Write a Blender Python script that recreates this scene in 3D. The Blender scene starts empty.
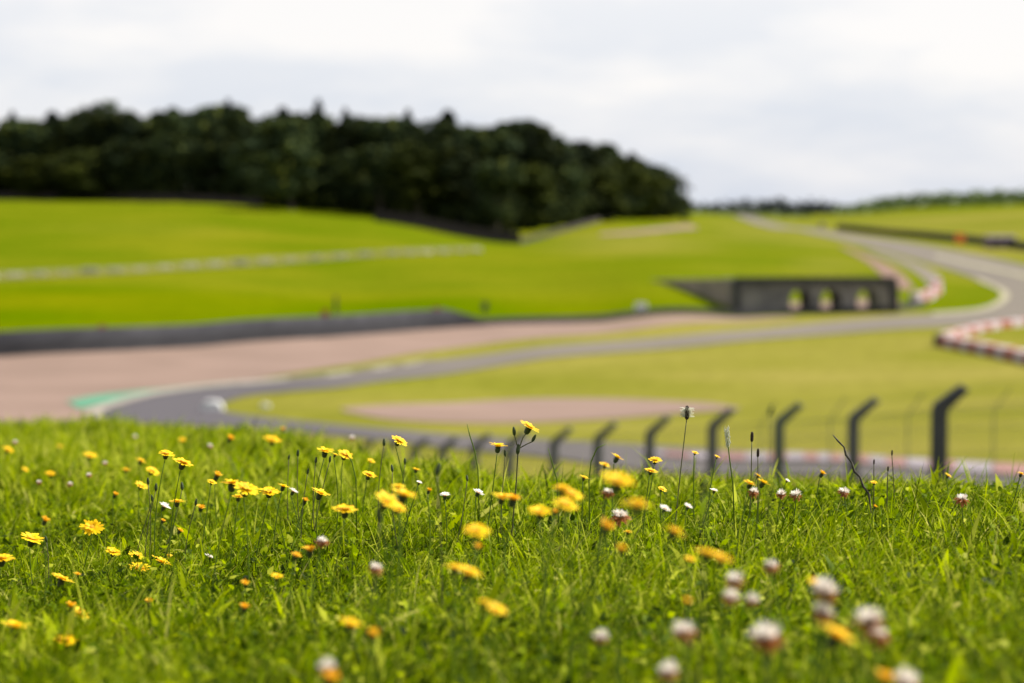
import bpy, bmesh, math, random
import numpy as np
from mathutils import Vector, Matrix, Euler
random.seed(7); rng = np.random.default_rng(11)
R = math.radians
# ------------------------------------------------------------------ camera, light
EZ = 12.0                      # eye height above the datum of the valley
F = 2560.0
PITCH = math.atan((341.5-205)/F)
scene = bpy.context.scene
col = scene.collection
cd = bpy.data.cameras.new('camera'); cam = bpy.data.objects.new('camera', cd); col.objects.link(cam)
cd.sensor_width = 36; cd.lens = 90; cd.clip_start = 0.05; cd.clip_end = 20000
cam.location = (0, 0, EZ); cam.rotation_euler = (math.pi/2-PITCH, 0, 0)
cd.dof.use_dof = True; cd.dof.focus_distance = 3.6; cd.dof.aperture_fstop = 5.2
scene.camera = cam
SUN = Vector((0.72, 0.30, 0.80)).normalized()
w = bpy.data.worlds.new('World'); scene.world = w; w.use_nodes = True
nt = w.node_tree; N = nt.nodes; L = nt.links; N.clear()
out = N.new('ShaderNodeOutputWorld'); bg = N.new('ShaderNodeBackground'); bg.inputs[1].default_value = 0.1
sky = N.new('ShaderNodeTexSky'); sky.sky_type = 'NISHITA'; sky.sun_disc = False
sky.sun_elevation = math.asin(SUN.z); sky.sun_rotation = math.atan2(SUN.x, SUN.y)
tc = N.new('ShaderNodeTexCoord'); mp = N.new('ShaderNodeMapping'); mp.inputs['Scale'].default_value = (7, 7, 26)
no = N.new('ShaderNodeTexNoise'); no.inputs['Scale'].default_value = 1.0; no.inputs['Detail'].default_value = 7; no.inputs['Roughness'].default_value = .55
sep = N.new('ShaderNodeSeparateXYZ')
rampN = N.new('ShaderNodeValToRGB'); rampN.color_ramp.elements[0].position = .42; rampN.color_ramp.elements[1].position = .62
# cloud veil: thick low over the land, thinning overhead
elev = N.new('ShaderNodeMapRange'); elev.inputs['From Min'].default_value = 0.10; elev.inputs['From Max'].default_value = 0.75
elev.inputs['To Min'].default_value = 0.93; elev.inputs['To Max'].default_value = 0.45
low = N.new('ShaderNodeMapRange'); low.inputs['From Min'].default_value = 0.0; low.inputs['From Max'].default_value = 0.10
low.inputs['To Min'].default_value = -.05; low.inputs['To Max'].default_value = .8
ccol = N.new('ShaderNodeMixRGB'); ccol.inputs[1].default_value = (3.3, 3.58, 4.15, 1); ccol.inputs[2].default_value = (4.95, 4.8, 4.75, 1)
add = N.new('ShaderNodeMath'); add.operation = 'MULTIPLY_ADD'; add.inputs[1].default_value = .6; 
mix = N.new('ShaderNodeMixRGB')
L.new(tc.outputs['Generated'], mp.inputs[0]); L.new(mp.outputs[0], no.inputs['Vector']); L.new(tc.outputs['Generated'], sep.inputs[0])
L.new(no.outputs[0], rampN.inputs[0]); L.new(sep.outputs[2], elev.inputs[0]); L.new(sep.outputs[2], low.inputs[0])
L.new(rampN.outputs[0], add.inputs[0]); L.new(low.outputs[0], add.inputs[2]); add.use_clamp = True
L.new(add.outputs[0], ccol.inputs[0])
L.new(elev.outputs[0], mix.inputs[0]); L.new(sky.outputs[0], mix.inputs[1]); L.new(ccol.outputs[0], mix.inputs[2])
L.new(mix.outputs[0], bg.inputs[0]); L.new(bg.outputs[0], out.inputs[0])
ld = bpy.data.lights.new('sun', 'SUN'); ld.energy = 4.8; ld.angle = R(.6); ld.color = (1, .95, .86)
lo = bpy.data.objects.new('sun', ld); col.objects.link(lo); lo.rotation_euler = SUN.to_track_quat('Z', 'Y').to_euler()
lo.location = (0, 0, 60)
scene.view_settings.view_transform = 'Standard'; scene.view_settings.look = 'None'
scene.view_settings.exposure = 1.0; scene.view_settings.gamma = 1
scene.view_settings.use_curve_mapping = False
scene.cycles.max_bounces = 5; scene.cycles.transparent_max_bounces = 6

# ------------------------------------------------------------------ maths
def ray(px, py):
    a = (px-512)/F; b = -(py-341.5)/F
    y = math.cos(PITCH)+math.sin(PITCH)*b; z = -math.sin(PITCH)+math.cos(PITCH)*b
    return a/y, z/y
def at(px, py, Y):
    u, t = ray(px, py); return Vector((u*Y, Y, EZ+t*Y))
def proj(p):
    x, y, z = p[0], p[1], p[2]-EZ
    yy = math.cos(PITCH)*y-math.sin(PITCH)*z; zz = math.sin(PITCH)*y+math.cos(PITCH)*z
    return 512+F*x/yy, 341.5-F*zz/yy
CTRL = [ # px, row, Y : where the land stands
 (1250,566,36),(1034,566,37),(940,563,40),(605,551,53.5),(385,534,70),(180,532,62),(0,530,60),(-200,530,60),(-450,530,60),
 (940,600,30),(605,585,36),(200,575,40),(-100,575,40),(-450,575,40),(1250,600,30),
 (1250,482,60),(1000,478,60),(850,474,66),(700,462,85),(550,448,95),(400,435,106),(240,418,124),(0,409,131),(-200,405,132),(-450,400,134),
 (200,400,139),(340,380,154),(550,352,191),(720,335,215),(900,318,248),(1024,312,262),(1250,310,265),(700,400,141),(900,400,135),(1024,380,150),(500,400,145),
 (950,350,190),(1024,350,190),(1250,360,180),
 (0,356,172),(-200,358,168),(-450,360,166),(200,346,188),(440,327,222),(600,321,237),(740,316,250),(890,313,258),
 (0,332,188),(-450,335,185),(200,325,205),(440,312,238),(560,312,246),
 (0,275,290),(-200,278,285),(-450,280,280),(240,265,325),(480,250,385),(360,285,290),(480,285,285),(120,240,370),(0,235,380),(-250,235,380),
 (0,200,495),(-200,199,500),(-450,198,510),(200,202,490),(290,210,470),(380,220,450),(500,240,430),(350,235,400),(600,222,500),(680,219,570),
 (0,194,560),(200,195,560),(400,205,560),(560,210,600),(-450,193,560),(300,190,640),(0,184,700),(-450,184,700),
 (640,278,288),(640,300,258),(690,308,252),(690,293,270),(738,308,258),(738,315,254),(560,280,300),(640,271,310),(740,278,305),(800,278,312),(885,280,308),(940,296,292),
 (820,300,278),(880,298,280),
 (1000,295,298),(930,262,370),(1024,275,335),(1250,280,330),(800,240,470),(860,248,440),(720,222,600),(700,240,440),(700,213,760),(1024,250,415),(1250,262,400),(900,236,520),(840,229,570),
 (1024,215,650),(1024,203,850),(850,213,850),(900,208,850),(1250,200,850),(760,213,900),(690,213,900),(600,211,900),(400,200,900),(0,195,900),(-450,195,900),
 (1024,206,1400),(760,212,1400),(300,210,1400),(-450,210,1400),(1250,206,1400),(760,209,3500),(-450,209,3500),(1250,209,3500),(300,209,3500)]
_P = []; _V = []
for px, py, Y in CTRL:
    u, t = ray(px, py); _P.append((8*u, 1.6*math.log(Y))); _V.append(t)
_P = np.array(_P); _V = np.array(_V); n = len(_P)
def _k(r2): return np.where(r2 > 1e-12, r2*np.log(np.maximum(r2, 1e-12)), 0)
D = ((_P[:, None]-_P[None])**2).sum(-1)
A = np.zeros((n+3, n+3)); A[:n, :n] = _k(D)+np.eye(n)*2e-3; A[:n, n] = 1; A[:n, n+1:] = _P; A[n, :n] = 1; A[n+1:, :n] = _P.T
_W = np.linalg.solve(A, np.concatenate([_V, np.zeros(3)]))
def valley(X, Y):
    X = np.asarray(X, float); Y = np.asarray(Y, float); sh = X.shape; X = X.ravel(); Y = Y.ravel()
    Yc = np.clip(Y, 34, 3500); u = np.clip(X/np.maximum(Y, 34), -.37, .29)
    q = np.stack([8*u, 1.6*np.log(Yc)], 1); r = np.empty(len(q))
    for i in range(0, len(q), 20000):
        s = q[i:i+20000]; d = ((s[:, None]-_P[None])**2).sum(-1)
        r[i:i+20000] = _k(d)@_W[:n]+_W[n]+s@_W[n+1:]
    return (r*Yc).reshape(sh)
CU = [(p-512)/F for p in (-400, 0, 100, 300, 400, 512, 1000, 1400)]; CY = [11.6, 11, 10.2, 7.4, 5.7, 4.7, 3.95, 3.8]
def bank(X, Y):
    u = X/np.maximum(Y, 1.0)
    yc = np.interp(u, CU, CY); d = np.maximum(Y-yc, 0)
    b = -.329-.045*Y+.06*np.clip(X, -4, 3)
    b = b+.012*np.sin(3.1*X+1.3*Y)*np.cos(2.3*Y-.7*X)+.006*np.sin(9*X-4*Y)
    return b-.42*d*d/(d+2.6)
def ground(X, Y):
    X = np.asarray(X, float); Y = np.asarray(Y, float)
    b = bank(X, Y); v = valley(X, Y)
    far = np.clip((Y-26)/10, 0, 1); b = b-far*8
    k = .5; h = np.clip(.5+.5*(v-b)/k, 0, 1)
    m = b*(1-h)+v*h+k*h*(1-h)
    return EZ+np.where(Y < 9, b, m)
def g(x, y): return float(ground(np.array([x]), np.array([y]))[0])
def hits(pts, lo=44, hi=1600):
    """where the line of sight through each (px,row) first meets the land"""
    Ys = np.exp(np.linspace(math.log(lo), math.log(hi), 700)); res = []
    for px, py in pts:
        u, t = ray(px, py); d = (EZ+t*Ys)-ground(u*Ys, Ys)
        k = np.where(d < 0)[0]
        if len(k) == 0: Y = hi
        elif k[0] == 0: Y = lo
        else:
            i = k[0]; a = d[i-1]/(d[i-1]-d[i]); Y = Ys[i-1]+a*(Ys[i]-Ys[i-1])
        res.append((u*Y, Y))
    return res
def resample(P, n):
    P = np.array(P, float); Q = [2*P[0]-P[1]]+list(P)+[2*P[-1]-P[-2]]; o = []
    for i in range(1, len(Q)-2):
        for s in np.linspace(0, 1, 13)[:-1]:
            p0, p1, p2, p3 = Q[i-1], Q[i], Q[i+1], Q[i+2]
            o.append(.5*(2*p1+(p2-p0)*s+(2*p0-5*p1+4*p2-p3)*s*s+(3*p1-p0-3*p2+p3)*s**3))
    o.append(P[-1]); o = np.array(o)
    idx = np.linspace(0, len(o)-1, n)                 # keeps paired points paired
    return np.stack([np.interp(idx, range(len(o)), o[:, k]) for k in range(2)], 1)

# ------------------------------------------------------------------ materials
def mat(name, base, rough=.8, var=None, scale=1.0, amt=.5, spec=.3, metal=0, detail=5, bump=0, objrand=0, coord='Object', stretch=None):
    m = bpy.data.materials.new(name); m.use_nodes = True; t = m.node_tree; b = t.nodes['Principled BSDF']
    b.inputs['Roughness'].default_value = rough; b.inputs['Specular IOR Level'].default_value = spec; b.inputs['Metallic'].default_value = metal
    c = t.nodes.new('ShaderNodeTexCoord'); no = t.nodes.new('ShaderNodeTexNoise'); no.inputs['Scale'].default_value = scale; no.inputs['Detail'].default_value = detail
    src = c.outputs[coord]
    if stretch:
        mp = t.nodes.new('ShaderNodeMapping'); mp.inputs['Scale'].default_value = stretch; t.links.new(src, mp.inputs[0]); src = mp.outputs[0]
    t.links.new(src, no.inputs['Vector'])
    r = t.nodes.new('ShaderNodeValToRGB'); v = var or tuple(x*.6 for x in base)
    r.color_ramp.elements[0].position = .5-.3*amt; r.color_ramp.elements[1].position = .5+.3*amt
    r.color_ramp.elements[0].color = (*v, 1); r.color_ramp.elements[1].color = (*base, 1)
    t.links.new(no.outputs[0], r.inputs[0]); o = r.outputs[0]
    if objrand:
        oi = t.nodes.new('ShaderNodeObjectInfo'); hs = t.nodes.new('ShaderNodeHueSaturation'); mr = t.nodes.new('ShaderNodeMapRange')
        mr.inputs['To Min'].default_value = 1-objrand; mr.inputs['To Max'].default_value = 1+objrand
        t.links.new(oi.outputs['Random'], mr.inputs[0]); t.links.new(mr.outputs[0], hs.inputs['Value']); t.links.new(o, hs.inputs['Color']); o = hs.outputs[0]
    t.links.new(o, b.inputs['Base Color'])
    if bump:
        bn = t.nodes.new('ShaderNodeBump'); bn.inputs['Strength'].default_value = bump; t.links.new(no.outputs[0], bn.inputs['Height']); t.links.new(bn.outputs[0], b.inputs['Normal'])
    return m
def leafmat(name, ramp, rough=.5, trans=.35, attr=True, spec=.4, objrand=0):
    m = bpy.data.materials.new(name); m.use_nodes = True; t = m.node_tree; b = t.nodes['Principled BSDF']; b.inputs['Roughness'].default_value = rough
    b.inputs['Specular IOR Level'].default_value = spec
    r = t.nodes.new('ShaderNodeValToRGB'); e = r.color_ramp.elements
    e[0].position = ramp[0][0]; e[0].color = (*ramp[0][1], 1); e[1].position = ramp[-1][0]; e[1].color = (*ramp[-1][1], 1)
    for p, c in ramp[1:-1]: q = e.new(p); q.color = (*c, 1)
    a = t.nodes.new('ShaderNodeAttribute'); a.attribute_name = 'tint'; t.links.new(a.outputs['Fac'], r.inputs[0])
    o = r.outputs[0]
    if objrand:
        oi = t.nodes.new('ShaderNodeObjectInfo'); hs = t.nodes.new('ShaderNodeHueSaturation'); mr = t.nodes.new('ShaderNodeMapRange')
        mr.inputs['To Min'].default_value = 1-objrand; mr.inputs['To Max'].default_value = 1+objrand
        t.links.new(oi.outputs['Random'], mr.inputs[0]); t.links.new(mr.outputs[0], hs.inputs['Value']); t.links.new(o, hs.inputs['Color']); o = hs.outputs[0]
    tr = t.nodes.new('ShaderNodeBsdfTranslucent'); mx = t.nodes.new('ShaderNodeMixShader'); mx.inputs[0].default_value = trans
    t.links.new(o, b.inputs['Base Color']); t.links.new(o, tr.inputs[0])
    t.links.new(b.outputs[0], mx.inputs[1]); t.links.new(tr.outputs[0], mx.inputs[2]); t.links.new(mx.outputs[0], t.nodes['Material Output'].inputs[0])
    return m
M = {}
M['grass'] = leafmat('grass_blades', [(0, (.014, .030, .0003)), (.3, (.078, .134, .0003)), (.6, (.190, .262, .0003)), (.9, (.36, .42, .0005)), (1, (.50, .46, .12))], .55, .5, spec=.05)  # darkest and brightest greens also put gap shade and glints into the blades
M['asphalt'] = mat('asphalt', (.155, .132, .100), .9, (.13, .112, .088), .12, .8, .1, detail=8)
_t = M['asphalt'].node_tree; _b = _t.nodes['Principled BSDF']; _l = _b.inputs['Base Color'].links[0]; _s = _l.from_socket
_mx = _t.nodes.new('ShaderNodeMixRGB'); _a = _t.nodes.new('ShaderNodeAttribute'); _a.attribute_name = 'newer'; _mx.inputs[2].default_value = (.075, .068, .074, 1)
_t.links.new(_a.outputs['Fac'], _mx.inputs[0]); _t.links.new(_s, _mx.inputs[1]); _t.links.new(_mx.outputs[0], _b.inputs['Base Color'])
M['gravel'] = mat('gravel', (.215, .150, .120), .95, (.168, .117, .092), .16, .7, .05, detail=9)
M['path'] = mat('worn_path', (.135, .125, .03), .95, (.10, .11, .012), .3, .6, .1)
M['green_paint'] = mat('green_paint', (.05, .22, .12), .7, (.05, .16, .09), .4)
M['white_paint'] = mat('white_paint', (.27, .235, .19), .7, (.20, .175, .14), .6)
M['barrier_white'] = mat('barrier_white', (.50, .42, .42), .7, (.40, .33, .34), .6)
M['cream'] = mat('cream_paint', (.28, .25, .15), .7, (.21, .19, .11), .6)
M['red_paint'] = mat('red_paint', (.34, .09, .065), .6, (.25, .08, .055), .6)
M['tyre'] = mat('tyre_rubber', (.03, .03, .034), .85, (.018, .018, .02), 3)
M['belt'] = mat('rubber_belt', (.024, .024, .028), .7, (.014, .014, .018), .4, stretch=(1, 1, 4))
M['rail'] = mat('galvanised_rail', (.055, .055, .064), .7, (.035, .035, .042), .5, metal=.1)
M['stone'] = mat('stone_wall', (.25, .225, .20), .95, (.13, .12, .115), .6, detail=9, bump=.4)
M['wing'] = mat('wing_wall_stone', (.27, .22, .17), .95, (.15, .13, .10), .5, detail=9, bump=.4)
M['stone_dark'] = mat('dark_stone', (.06, .058, .056), .95, (.035, .035, .035), .8)
M['concrete'] = mat('weathered_concrete', (.40, .38, .27), .9, (.28, .27, .18), .9, detail=7, objrand=.15)
M['post'] = mat('dark_concrete_post', (.055, .058, .07), .8, (.035, .038, .046), 2.5, detail=8, bump=.2, coord='Generated')
M['post_green'] = mat('grey_green_post', (.09, .11, .09), .8, (.06, .075, .065), 2.5, detail=8)
M['wire'] = mat('galvanised_wire', (.13, .14, .12), .6, metal=.4)
M['board'] = mat('brown_boards', (.038, .028, .025), .9, (.022, .018, .018), .6, detail=8, stretch=(1, 1, .2))
M['orange'] = mat('orange_plastic', (.75, .16, .03), .6, (.6, .12, .03), 2)
M['bark'] = mat('bark', (.05, .04, .03), .95, (.025, .02, .016), 2, bump=.4, coord='Generated')
M['foliage'] = leafmat('dark_foliage', [(0, (.016, .026, .014)), (.6, (.028, .041, .014)), (1, (.060, .068, .009))], .9, .10, spec=.04, objrand=.5)  # lightest stop puts sunlit olive leaf patches into the colour
M['foliage_olive'] = leafmat('olive_foliage', [(0, (.020, .028, .008)), (.6, (.036, .046, .009)), (1, (.075, .085, .008))], .9, .14, spec=.04, objrand=.25)  # brighter foliage copy: olive sunlight on some crowns, put into the colour
M['pine'] = leafmat('pine_foliage', [(0, (.009, .015, .012)), (.6, (.014, .020, .013)), (1, (.018, .024, .009))], .9, .08, spec=.04, objrand=.25)
M['hedge'] = leafmat('hedge_foliage', [(0, (.06, .09, .025)), (.55, (.10, .14, .035)), (1, (.14, .19, .04))], .7, .2)
M['fardark'] = leafmat('distant_foliage', [(0, (.02, .028, .026)), (.55, (.03, .04, .034)), (1, (.045, .055, .04))], .7, .1)
M['petal'] = leafmat('yellow_petals', [(0, (.84, .44, .0)), (.5, (.88, .58, .0)), (1, (.92, .68, .01))], .55, .35, spec=.2)
M['petal_orange'] = leafmat('orange_petals', [(0, (.72, .34, .003)), (.5, (.82, .46, .003)), (1, (.88, .56, .01))], .55, .3, spec=.2)
M['petal_white'] = leafmat('white_petals', [(0, (.80, .68, .60)), (.4, (.90, .84, .76)), (1, (.92, .90, .84))], .6, .4, spec=.1)
M['floret_brown'] = leafmat('withered_florets', [(0, (.30, .09, .02)), (.5, (.48, .19, .06)), (1, (.66, .38, .22))], .7, .35, spec=.1)
M['disc'] = mat('flower_disc', (.72, .36, .0), .7, (.5, .2, .0), 900, bump=.5)
M['calyx'] = mat('calyx', (.05, .075, .015), .6, (.02, .03, .01), 500)
M['stem'] = mat('stem', (.10, .16, .015), .6, (.06, .10, .01), 120, spec=.1)
M['stem_dark'] = mat('dark_stem', (.10, .10, .03), .6, (.055, .055, .02), 200)
M['seed'] = mat('seed_head', (.05, .03, .018), .8, (.02, .012, .01), 700, bump=.6)
M['twig'] = mat('twig_bark', (.085, .075, .055), .8, (.03, .025, .02), 260, bump=.5)
M['fluff'] = leafmat('pale_anthers', [(0, (.5, .5, .38)), (1, (.72, .72, .6))], .7, .4, spec=.1)
# land
m = bpy.data.materials.new('land'); m.use_nodes = True; t = m.node_tree; b = t.nodes['Principled BSDF']; b.inputs['Roughness'].default_value = .95; b.inputs['Specular IOR Level'].default_value = 0
def nn(ty): return t.nodes.new('ShaderNode'+ty)
geo = nn('NewGeometry'); n1 = nn('TexNoise'); n1.inputs['Scale'].default_value = .035; n1.inputs['Detail'].default_value = 9; n1.inputs['Roughness'].default_value = .6
n2 = nn('TexNoise'); n2.inputs['Scale'].default_value = .9; n2.inputs['Detail'].default_value = 6
t.links.new(geo.outputs['Position'], n1.inputs['Vector']); t.links.new(geo.outputs['Position'], n2.inputs['Vector'])
def ramp2(src, c0, c1, p0=.35, p1=.65):
    r = nn('ValToRGB'); r.color_ramp.elements[0].color = (*c0, 1); r.color_ramp.elements[1].color = (*c1, 1)
    r.color_ramp.elements[0].position = p0; r.color_ramp.elements[1].position = p1; t.links.new(src, r.inputs[0]); return r.outputs[0]
gr = ramp2(n1.outputs[0], (.066, .104, .0), (.120, .130, .001)); dr = ramp2(n1.outputs[0], (.138, .138, .015), (.205, .178, .042))
so = ramp2(n2.outputs[0], (.012, .018, .001), (.04, .06, .001))
a1 = nn('Attribute'); a1.attribute_name = 'dry'; a2 = nn('Attribute'); a2.attribute_name = 'soil'
m1 = nn('MixRGB'); t.links.new(a1.outputs['Fac'], m1.inputs[0]); t.links.new(gr, m1.inputs[1]); t.links.new(dr, m1.inputs[2])
m2 = nn('MixRGB'); t.links.new(a2.outputs['Fac'], m2.inputs[0]); t.links.new(m1.outputs[0], m2.inputs[1]); t.links.new(so, m2.inputs[2])
m3 = nn('MixRGB'); m3.blend_type = 'MULTIPLY'; m3.inputs[0].default_value = .35; t.links.new(m2.outputs[0], m3.inputs[1]); t.links.new(ramp2(n2.outputs[0], (.6, .6, .6), (1.2, 1.2, 1.2)), m3.inputs[2])
t.links.new(m3.outputs[0], b.inputs['Base Color']); M['land'] = m

# ------------------------------------------------------------------ object helpers
def tag(o, label=None, cat=None, group=None, kind=None):
    if label: o['label'] = label
    if cat: o['category'] = cat
    if group: o['group'] = group
    if kind: o['kind'] = kind
    return o
def mesh_obj(name, me, material=None, parent=None, mats=None, smooth=False):
    for mm in (mats or [material]): me.materials.append(mm)
    o = bpy.data.objects.new(name, me); col.objects.link(o)
    if parent is not None: o.parent = parent
    if smooth: me.shade_smooth()
    return o
def empty(name, loc):
    o = bpy.data.objects.new(name, None); o.empty_display_size = .05; o.location = loc; col.objects.link(o); return o
def fastmesh(name, V, Fq, tint=None):
    V = np.asarray(V, np.float32); Fq = np.asarray(Fq, np.int32); me = bpy.data.meshes.new(name); k = Fq.shape[1]
    me.vertices.add(len(V)); me.vertices.foreach_set('co', V.ravel()); me.loops.add(Fq.size); me.loops.foreach_set('vertex_index', Fq.ravel())
    me.polygons.add(len(Fq)); me.polygons.foreach_set('loop_start', np.arange(0, Fq.size, k, dtype=np.int32)); me.update(calc_edges=True)
    if tint is not None:
        a = me.attributes.new('tint', 'FLOAT', 'POINT'); a.data.foreach_set('value', np.asarray(tint, np.float32))
    return me
class MB:
    def __init__(s): s.v = []; s.f = []; s.mi = []; s.t = []
    def add(s, vs, fs, mi=0, tint=.5):
        b = len(s.v); s.v += [tuple(v) for v in vs]; s.f += [tuple(b+i for i in f) for f in fs]; s.mi += [mi]*len(fs); s.t += [tint]*len(vs)
    def box(s, c, d, rz=0, mi=0, taper=1, M4=None):
        x, y, z = d[0]/2, d[1]/2, d[2]/2; cs, sn = math.cos(rz), math.sin(rz); vs = []
        for zz in (-z, z):
            k = taper if zz > 0 else 1
            for xx, yy in ((-x, -y), (x, -y), (x, y), (-x, y)):
                vs.append((c[0]+(xx*cs-yy*sn)*k, c[1]+(xx*sn+yy*cs)*k, c[2]+zz))
        s.add(vs, [(3, 2, 1, 0), (4, 5, 6, 7), (0, 1, 5, 4), (1, 2, 6, 5), (2, 3, 7, 6), (3, 0, 4, 7)], mi)
    def tube(s, pts, rad, seg=6, mi=0, tint=.5):
        pts = [Vector(p) for p in pts]
        if not hasattr(rad, '__len__'): rad = [rad]*len(pts)
        vs = []; fs = []; up = Vector((.3, .9, .2)).normalized()
        for i, p in enumerate(pts):
            d = (pts[min(i+1, len(pts)-1)]-pts[max(i-1, 0)]).normalized(); a = d.cross(up)
            if a.length < .05: a = d.cross(Vector((1, 0, 0)))
            a.normalize(); c = d.cross(a)
            for k in range(seg):
                q = 2*math.pi*k/seg; vs.append(p+(a*math.cos(q)+c*math.sin(q))*rad[i])
        for i in range(len(pts)-1):
            for k in range(seg):
                fs.append((i*seg+k, i*seg+(k+1) % seg, (i+1)*seg+(k+1) % seg, (i+1)*seg+k))
        fs.append(tuple(range(seg-1, -1, -1))); fs.append(tuple((len(pts)-1)*seg+k for k in range(seg)))
        s.add(vs, fs, mi, tint)
    def lathe(s, prof, seg=10, mi=0, tint=.5, off=(0, 0, 0)):
        vs = []; fs = []
        for r, z in prof:
            for k in range(seg):
                q = 2*math.pi*k/seg; vs.append((off[0]+r*math.cos(q), off[1]+r*math.sin(q), off[2]+z))
        for i in range(len(prof)-1):
            for k in range(seg): fs.append((i*seg+k, i*seg+(k+1) % seg, (i+1)*seg+(k+1) % seg, (i+1)*seg+k))
        fs.append(tuple(range(seg-1, -1, -1))); fs.append(tuple((len(prof)-1)*seg+k for k in range(seg)))
        s.add(vs, fs, mi, tint)
    def mesh(s, name):
        me = bpy.data.meshes.new(name); me.from_pydata(s.v, [], s.f); me.polygons.foreach_set('material_index', s.mi)
        a = me.attributes.new('tint', 'FLOAT', 'POINT'); a.data.foreach_set('value', s.t); me.update(); return me
    def build(s, name, material, parent=None, mats=None, smooth=False): return mesh_obj(name, s.mesh(name), material, parent, mats, smooth)

# ------------------------------------------------------------------ the land, one sheet
ys = [-4]
while ys[-1] < 9000:
    y = ys[-1]; ys.append(y+(.14 if y < 14 else .14+(y-14)*.03 if y < 40 else y*.0115))
ys = np.array(ys)
v = np.concatenate([np.linspace(-1.0, -.26, 26)[:-1], np.linspace(-.26, .26, 300), np.linspace(.26, 1.0, 26)[1:]])
GY, GV = np.meshgrid(ys, v, indexing='ij'); GX = GV*(GY+7.5)
GZ = ground(GX, GY)
GZ = np.where(GY < 1.0, EZ-.329-.045*GY+.06*np.clip(GX, -4, 3), GZ)
ny, nx = GX.shape; idx = np.arange(ny*nx).reshape(ny, nx)
FQ = np.stack([idx[:-1, :-1], idx[:-1, 1:], idx[1:, 1:], idx[1:, :-1]], -1).reshape(-1, 4)
me = fastmesh('ground', np.stack([GX, GY, GZ], -1).reshape(-1, 3), FQ); me.shade_smooth()
UX = GX.ravel(); UY = GY.ravel(); PX = 512+F*UX/np.maximum(UY, 1)
wallY = np.interp(PX, [-400, 0, 200, 440, 600, 740, 890, 1000, 1300], [165, 172, 188, 222, 238, 252, 262, 262, 262])
dry = np.clip((wallY-UY)/6, 0, 1)*np.clip((UY-24)/8, 0, 1)*.95
dry = dry*np.interp(PX, [200, 800], [.74, 1])
dry = np.maximum(dry, .70*np.clip((PX-860)/70, 0, 1)*np.clip((UY-300)/60, 0, 1)*np.clip((480-UY)/60, 0, 1))
dry = np.maximum(dry, .62*np.clip((PX-640)/120, 0, 1)*np.clip((UY-380)/90, 0, 1)*np.clip((760-UY)/80, 0, 1))
dry = np.maximum(dry, .16*np.clip((UY-262)/30, 0, 1)*np.clip((PX-600)/120, 0, 1))
dry = np.maximum(dry, .10*np.clip((UY-250)/30, 0, 1))
dry = np.maximum(dry, .4*np.exp(-((PX-830)/60)**2-((UY-350)/50)**2))
dry = np.maximum(dry, .5*np.exp(-((PX-640)/110)**2-((UY-420)/60)**2))
dry = np.maximum(dry, .15*np.exp(-((PX-150)/260)**2-((UY-400)/40)**2))
a = me.attributes.new('dry', 'FLOAT', 'POINT'); a.data.foreach_set('value', dry.astype(np.float32))
a = me.attributes.new('soil', 'FLOAT', 'POINT'); a.data.foreach_set('value', np.clip((17-UY)/5, 0, 1).astype(np.float32))
tag(mesh_obj('ground', me, M['land']), kind='structure')

def strip(name, A_, B_, mats, nseg=80, cross=6, off=.05, alt=None, newer=None, label=None, lo=44, hi=1600):
    A2 = resample(hits(A_, lo, hi), nseg); B2 = resample(hits(B_, lo, hi), nseg); s = np.linspace(0, 1, cross+1)
    P = A2[:, None]*(1-s[None, :, None])+B2[:, None]*s[None, :, None]
    Z = ground(P[..., 0], P[..., 1])+off
    V = np.concatenate([P, Z[..., None]], -1).reshape(-1, 3); c = cross+1; ix = np.arange(nseg*c).reshape(nseg, c)
    q = np.stack([ix[:-1, :-1], ix[1:, :-1], ix[1:, 1:], ix[:-1, 1:]], -1).reshape(-1, 4)
    me = fastmesh(name, V, q)
    if alt:
        C = np.cumsum(np.r_[0, np.linalg.norm(np.diff(A2, axis=0), axis=1)])
        k = (np.floor(C[:-1]/alt).astype(int)) % 2; me.polygons.foreach_set('material_index', np.repeat(k, cross).astype(np.int32))
    if newer:
        pxs = 512+F*V[:, 0]/V[:, 1]; at_ = me.attributes.new('newer', 'FLOAT', 'POINT'); at_.data.foreach_set('value', np.interp(pxs, *newer).astype(np.float32))
    o = mesh_obj(name, me, mats=mats, smooth=False); tag(o, kind='structure'); return o
# race track : far bend round to the left, then the hairpin and back along the fence
Ein = [(690,211.2),(742,219.2),(800,231),(860,245),(920,261),(970,277),(1002,291),(1004,301),(984,310),(936,314.5),(860,319.5),(800,325),(700,334),(600,342.5),(500,353),(400,364),(330,375),(260,383),(200,388),(150,395),(112,404)]
Eout = [(698,210.3),(758,218),(822,230),(900,241.5),(965,253),(1030,267),(1085,285),(1100,303),(1050,321),(975,326),(890,330),(800,337),(700,346),(600,354),(500,366),(400,380),(340,388),(290,392),(250,396),(228,402),(221,407)]
strip('race_track', Ein, Eout, [M['asphalt']], 260, 8, .06, newer=([200, 300, 480, 620, 2000], [1, .85, .35, .1, .35]))
strip('race_track', [(112,404),(98,411),(100,418),(130,423),(260,430),(400,443),(560,460),(740,477),(1000,497),(1250,515)],
      [(221,407),(222,410),(228,413),(245,416),(310,423),(400,431),(550,441),(720,451),(1000,470),(1250,486)], [M['asphalt']], 160, 8, .06, newer=([200, 400, 700, 1100], [1, .8, .7, .7]))
strip('gravel_trap', [(-160,361),(0,357),(100,352),(200,347),(320,338),(440,329),(600,322.5),(740,318),(800,316.5)],
      [(-200,448),(-20,445),(85,436),(130,396),(260,379),(345,366),(450,349),(640,329),(790,319)], [M['gravel']], 140, 26, .035)
strip('gravel_trap', [(340,409),(430,404),(510,400),(600,399),(700,403),(740,408)], [(345,412),(400,421),(500,424),(600,420),(690,413),(738,410)], [M['gravel']], 40, 8, .04)
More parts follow.
